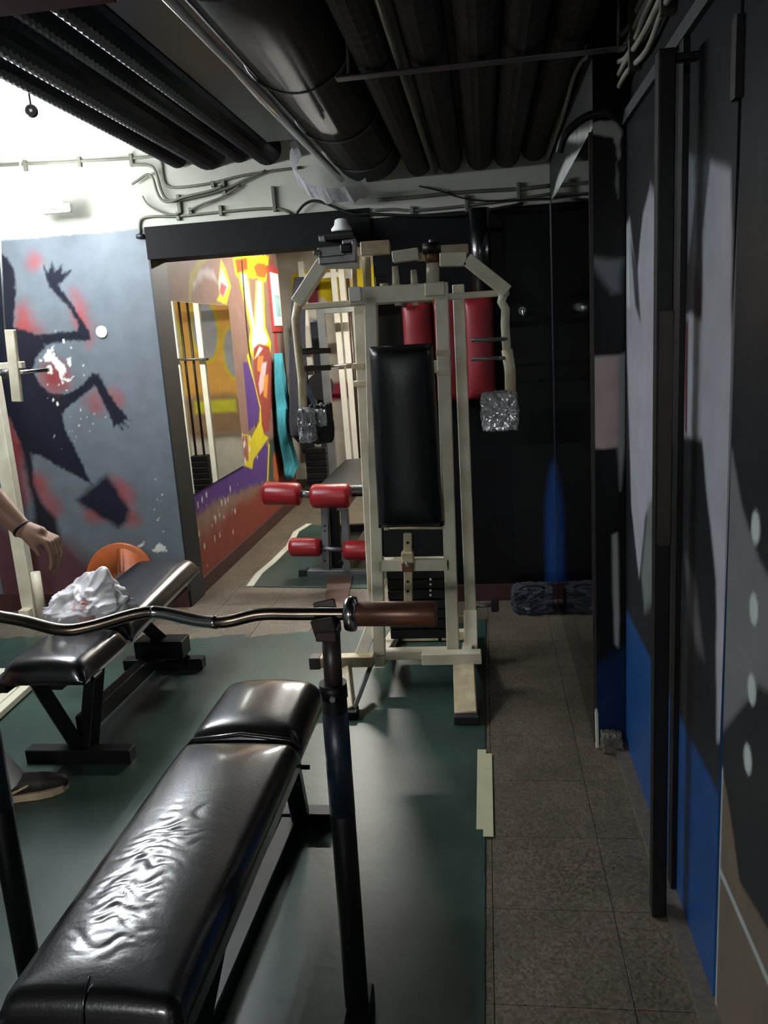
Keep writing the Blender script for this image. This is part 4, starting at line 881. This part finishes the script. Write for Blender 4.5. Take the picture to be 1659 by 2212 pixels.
for ft in (ft1, ft2):
    sd2 = Vector((.93, .36, 0)).normalized() if ft is ft1 else Vector((1, -.1, 0)); an = ft+Vector((-.03, -.01, .1)); tip = ft+sd2*.175; heel = ft-sd2*.075; side = Vector((-sd2.y, sd2.x, 0))
    capobj('sock', [(ft+Vector((.02, .01, .07)), .045, an+Vector((-.005, 0, .09)), .044)], .006, 'sock', per)
    so = capobj('shoe', [(heel+ZA*.05, .038, heel.lerp(tip, .4)+ZA*.06, .04), (heel.lerp(tip, .3)+ZA*.055, .04, heel.lerp(tip, .8)+ZA*.042, .036), (heel.lerp(tip, .75)+ZA*.042, .038, tip+ZA*.034, .026), (heel.lerp(tip, .15)+ZA*.06, .04, heel.lerp(tip, .2)+ZA*.085, .04)], .006, 'shoe', per)
    bm = NB(); ol = []
    for u, w_ in ((-.04, .0), (-.03, .028), (0, .036), (.25, .036), (.5, .038), (.72, .047), (.9, .042), (1.03, .026), (1.09, 0)): ol.append((u, w_))
    pts_ = [heel.lerp(tip, u)+side*w_ for u, w_ in ol] + [heel.lerp(tip, u)-side*w_ for u, w_ in ol[-2:0:-1]]
    fc = bm.faces.new([bm.verts.new(p+ZA*.005) for p in pts_]); g = bmesh.ops.extrude_face_region(bm, geom=[fc]); bmesh.ops.translate(bm, vec=(0, 0, .024), verts=[v for v in g['geom'] if isinstance(v, bmesh.types.BMVert)])
    obj('sole', bm, 'sole', so)
    mid = heel.lerp(tip, .45)-side*.041+ZA*.045
    tube(so, 'side_mark', smoothpath([mid-sd2*.05+ZA*.012, mid-sd2*.03-ZA*.006, mid+ZA*.0, mid+sd2*.045+ZA*.016], 4), [.003]*4+[.005]*5+[.004]*3+[.002], 'sole', 8)

# ================================================================== HALL: leg curl bench, clothes, back room gear
YL = 4.72
t = thing('leg_curl_bench', 'grey leg curl bench with red rollers and long black pad', 'exercise machine', (-1.0, 4.9, 0))
def roller(a, b, r):
    a, b = Vector(a), Vector(b); L = (b-a).length; lathe(t, 'roller', [(0, r*.72), (.012, r*.95), (.03, r), (L/2, r*.985), (L-.03, r), (L-.012, r*.95), (L, r*.72)], a, b-a, 'red_vinyl', 28)
q = lambda x, y, Y=YL: PY(x, y, Y)
roller(q(569, 1066), q(650, 1068), .072); roller(q(672, 1072, YL-.03), q(757, 1070, YL-.03), .074); roller(q(626, 1182), q(694, 1182), .059); roller(q(743, 1188), q(820, 1190), .062)
tube(t, 'roller_axle', [q(645, 1066), q(676, 1070)], .022, 'grey_steel', 12); tube(t, 'roller_axle', [q(690, 1184), q(745, 1188)], .014, 'grey_steel', 12)
pp = bar(t, 'front_post', q(702, 1092, YL+.03), q(706, 1242, YL+.03), .045, .05, 'grey_steel', (0, 1, 0))
for y in (1136, 1147, 1190, 1212): lathe(pp, 'pin_hole', [(0, .007), (.003, .007)], q(702, y, YL+.003), (0, -1, 0), 'rubber', 8)
bar(t, 'swing_post', q(744, 1095, YL+.05), q(752, 1240, YL+.05), .045, .05, 'grey_steel', (0, 1, 0)); bar(t, 'inner_post', q(722, 1090, YL+.12), q(728, 1235, YL+.12), .06, .04, 'black_steel', (0, 1, 0))
bar(t, 'front_foot', q(655, 1238, YL+.02), q(830, 1238, YL+.02), .055, .05, 'grey_steel'); box(t, 'foot_cap', q(657, 1238, YL+.02), (.06, .06, .065), 'rubber', .006)
lathe(t, 'adjuster_knob', [(0, .016), (.03, .016)], q(735, 1215, YL-.02), (.3, -1, 0), 'black_steel', 12)
y0, y1 = 4.85, 6.05
pad(t, 'long_pad', (-1.10, y0, .47), (-.68, y1, .545), 'leather_soft', .02, .03, 20, 40)
bar(t, 'pad_beam', (-.9, 4.72, .44), (-.9, 6.0, .44), .06, .06, 'grey_steel'); bar(t, 'rear_post', (-.9, 5.85, .03), (-.9, 5.85, .45), .05, .05, 'grey_steel'); bar(t, 'rear_foot', (-1.15, 5.85, .03), (-.65, 5.85, .03), .05, .05, 'black_steel'); bar(t, 'floor_beam', (-.9, 4.75, .03), (-.9, 5.85, .03), .05, .05, 'grey_steel')
bm = NB(); v = [PZ(708, 1243, .012), PZ(762, 1243, .012), PZ(745, 1318, .012), PZ(700, 1312, .012)]
fc = bm.faces.new([bm.verts.new(p) for p in v]); g = bmesh.ops.extrude_face_region(bm, geom=[fc]); bmesh.ops.translate(bm, vec=(0, 0, -.012), verts=[x for x in g['geom'] if isinstance(x, bmesh.types.BMVert)])
tag(obj('floor_board', bm, 'wood'), 'dark brown board on the floor before the leg curl bench', 'board')
# hanging clothes
def cloth(name, outline, X, m, label, cat, depth=.05, folds=9.0, seed=1):
    """outline: list of (pixel y, left pixel x, right pixel x) traced on the plane x = X"""
    bm = NB(); rows = []; n = 14
    for y, xl, xr in outline:
        a, b = PX(xl, y, X), PX(xr, y, X); row = []
        for k in range(n+1):
            p = a.lerp(b, k/n); p.x += depth*(.5+.5*math.sin(k/n*folds+seed+p.z*2))*(.5+.5*math.sin(math.pi*k/n)); row.append(bm.verts.new(p))
        rows.append(row)
    for r0, r1 in zip(rows, rows[1:]):
        for k in range(n): bm.faces.new((r0[k], r0[k+1], r1[k+1], r1[k]))
    bmesh.ops.subdivide_edges(bm, edges=bm.edges[:], cuts=1, smooth=.6)
    bmesh.ops.solidify(bm, geom=bm.faces[:], thickness=.006)
    o = obj(name, bm, m)
    for p in o.data.polygons: p.use_smooth = True
    return tag(o, label, cat)
cloth('towel', [(764, 591, 597), (800, 590, 604), (850, 590, 614), (882, 592, 623), (884, 592, 612), (930, 594, 616), (975, 600, 630), (1005, 605, 640), (1025, 606, 628), (1035, 612, 624)], -1.705, 'teal', 'turquoise towel hanging on the graffiti wall', 'towel', .06, 14.0)
cloth('jacket', [(600, 632, 640), (660, 628, 648), (800, 624, 650), (900, 622, 652), (940, 622, 652), (955, 640, 652)], -1.62, 'navy', 'dark navy garment hanging past the turquoise towel', 'garment', .09, 6, 2)
bm = NB(); c0 = PX(596, 770, -1.73); add_tube(bm, [c0, c0+Vector((.05, 0, 0)), c0+Vector((.055, 0, .02))], .006, 8); tag(obj('wall_peg', bm, 'grey_steel'), 'small peg holding the turquoise towel', 'peg')
# paper notice with red frame on end wall
a, b_ = PX(598, 592, -1.722), PX(626, 704, -1.722)
t = thing('notice', 'pale green notice in a red frame on the hall wall', 'notice', (-1.725, (a.y+b_.y)/2, b_.z))
yc, zc, wy, hz = 6.83, (a.z+b_.z)/2, .26, a.z-b_.z
box(t, 'frame', (-1.724, yc, zc), (.012, wy+.08, hz+.1), 'red_frame', .002); box(t, 'sheet', (-1.716, yc, zc), (.006, wy, hz), 'paper', .001); box(t, 'print_block', (-1.712, yc+.02, zc-.05), (.003, wy*.6, hz*.4), 'paper_print', .0005)
# squat rack in the back room
YC = 7.8
t = thing('squat_rack', 'cream squat rack with chrome barbell in the back room', 'rack', (-1.45, YC, 0))
g_ = lambda x, y, Y=YC: PY(x, y, Y)
for x0, x1 in ((719, 754), (650, 676), (736, 762)):
    a = g_(x0, 565); a2 = PZ(x1, 1040, 0); a2 = Vector((a.x+.02, YC, 0)) ; bar(t, 'upright', a2, a, .055, .06, 'white_steel', (0, 1, 0))
bar(t, 'top_bar', g_(646, 600), g_(742, 592), .05, .05, 'white_steel'); bar(t, 'base_bar', (g_(650, 600).x, YC, .03), (g_(742, 600).x, YC, .03), .05, .05, 'white_steel')
for x in (g_(660, 600).x, g_(730, 600).x): bar(t, 'foot', (x, YC-.15, .03), (x, YC+.3, .03), .06, .06, 'white_steel')
tube(t, 'barbell', [g_(640, 797, YC-.06), g_(790, 785, YC-.06)], .014, 'chrome', 12)
for y, l in ((757, 704), (795, 700)): bar(t, 'safety_bar', g_(646, y, YC-.1), g_(l, y-4, YC-.1), .03, .035, 'black_steel')
lathe(t, 'plate', [(-.02, .13), (.02, .13)], g_(692, 835, YC-.05), (.6, -1, 0), 'rubber', 28)
t = thing('cable_tower', 'grey cable tower with dark weight stack in the back room', 'exercise machine', (-1.35, 7.45, 0))
x = PY(703, 800, 7.45).x
bar(t, 'column', (x, 7.45, 0), (x, 7.45, 1.7), .07, .07, 'grey_steel', (0, 1, 0)); bar(t, 'foot', (x-.12, 7.45, .03), (x+.35, 7.45, .03), .07, .05, 'grey_steel'); x2 = PY(765, 800, 7.45).x
tube(t, 'guide_rod', [(x2, 7.45, .03), (x2, 7.45, 1.95)], .016, 'dark_brown', 10); bar(t, 'top_arm', (x, 7.45, 1.68), (x2+.06, 7.45, 1.68), .05, .05, 'grey_steel')
for k in range(6): box(t, 'stack_plate', (x-.16, 7.5, .1+.06*k), (.2, .12, .055), 'black_steel', .004)
bar(t, 'seat_arm', (x-.03, 7.42, .62), (x-.2, 7.38, 1.05), .07, .05, 'navy_steel'); box(t, 'dark_pad', (x-.17, 7.42, .62), (.16, .1, .2), 'leather_soft', .02)
tag(cloth('hung_garment', [(690, 668, 690), (740, 664, 696), (800, 664, 700), (812, 668, 698)], -1.72+.0, 'navy', 'x', 'garment') if False else box(None, 'wall_locker', (-1.75, 8.13, .95), (.3, .13, 1.3), 'grey_cloth', .01), 'dark grey locker box against the far graffiti wall', 'locker')
t = thing('plate_tree', 'black plate tree loaded with discs in the back room', 'weight tree', (-.15, 7.8, 0))
bar(t, 'post', (-.15, 7.8, 0), (-.15, 7.8, 1.1), .06, .06, 'black_steel', (0, 1, 0)); bar(t, 'base', (-.4, 7.8, .03), (.1, 7.8, .03), .06, .06, 'black_steel')
for z, r in ((.3, .2), (.65, .16), (.98, .11)):
    for s in (-1, 1): lathe(t, 'disc', [(.04, r), (.08, r)], (-.15, 7.8, z), (s, 0, 0), 'rubber' if z != .65 else 'orange', 28)
t = thing('pulley_frame', 'pale steel pulley frame with chrome bar, seen in the hall mirror', 'exercise machine', (-.72, 7.3, 0))
for x in (-.86, -.62): bar(t, 'upright', (x, 7.3, 0), (x, 7.3, 2.0), .05, .05, 'white_steel', (0, 1, 0))
bar(t, 'head_bar', (-.9, 7.3, 1.98), (-.58, 7.3, 1.98), .05, .05, 'white_steel'); bar(t, 'foot_bar', (-.9, 7.3, .03), (-.58, 7.3, .03), .05, .05, 'white_steel')
tube(t, 'lat_bar', [(-.94, 7.24, 1.32), (-.54, 7.24, 1.34)], .013, 'chrome', 10); tube(t, 'guide_rod', [(-.70, 7.28, .05), (-.70, 7.28, 1.96)], .012, 'black_steel', 8); tube(t, 'guide_rod', [(-.78, 7.28, .05), (-.78, 7.28, 1.96)], .012, 'black_steel', 8)
for k in range(7): box(t, 'stack_plate', (-.74, 7.28, .08+.055*k), (.16, .1, .05), 'black_steel', .003)
t = thing('step_stool', 'dark step stool with grey treads beside the pulley frame', 'stool', (-.3, 7.1, 0))
for k in range(3): box(t, 'tread', (-.3, 7.0+.16*k, .18+.17*k), (.36, .15, .03), 'grey_steel', .004)
for s in (-.17, .17): bar(t, 'rail', (-.3+s, 6.94, 0), (-.3+s, 7.4, .56), .03, .03, 'black_steel')
# white cap on a dark shelf bracket on the lintel
c = PY(738, 500, 4.12)
t = thing('wall_bell', 'white domed bell on a dark bracket over the doorway corner', 'bell', c)
lathe(t, 'dome', [(0, .05), (.012, .052), (.03, .036), (.055, .03), (.06, .018)], c, (0, 0, 1), 'white_plastic', 20)
bar(t, 'bracket', PY(693, 514, 4.14), PY(768, 508, 4.14), .13, .02, 'duct_dark'); box(t, 'bracket_end', PY(696, 516, 4.08), (.03, .02, .025), 'grey_steel', .003)
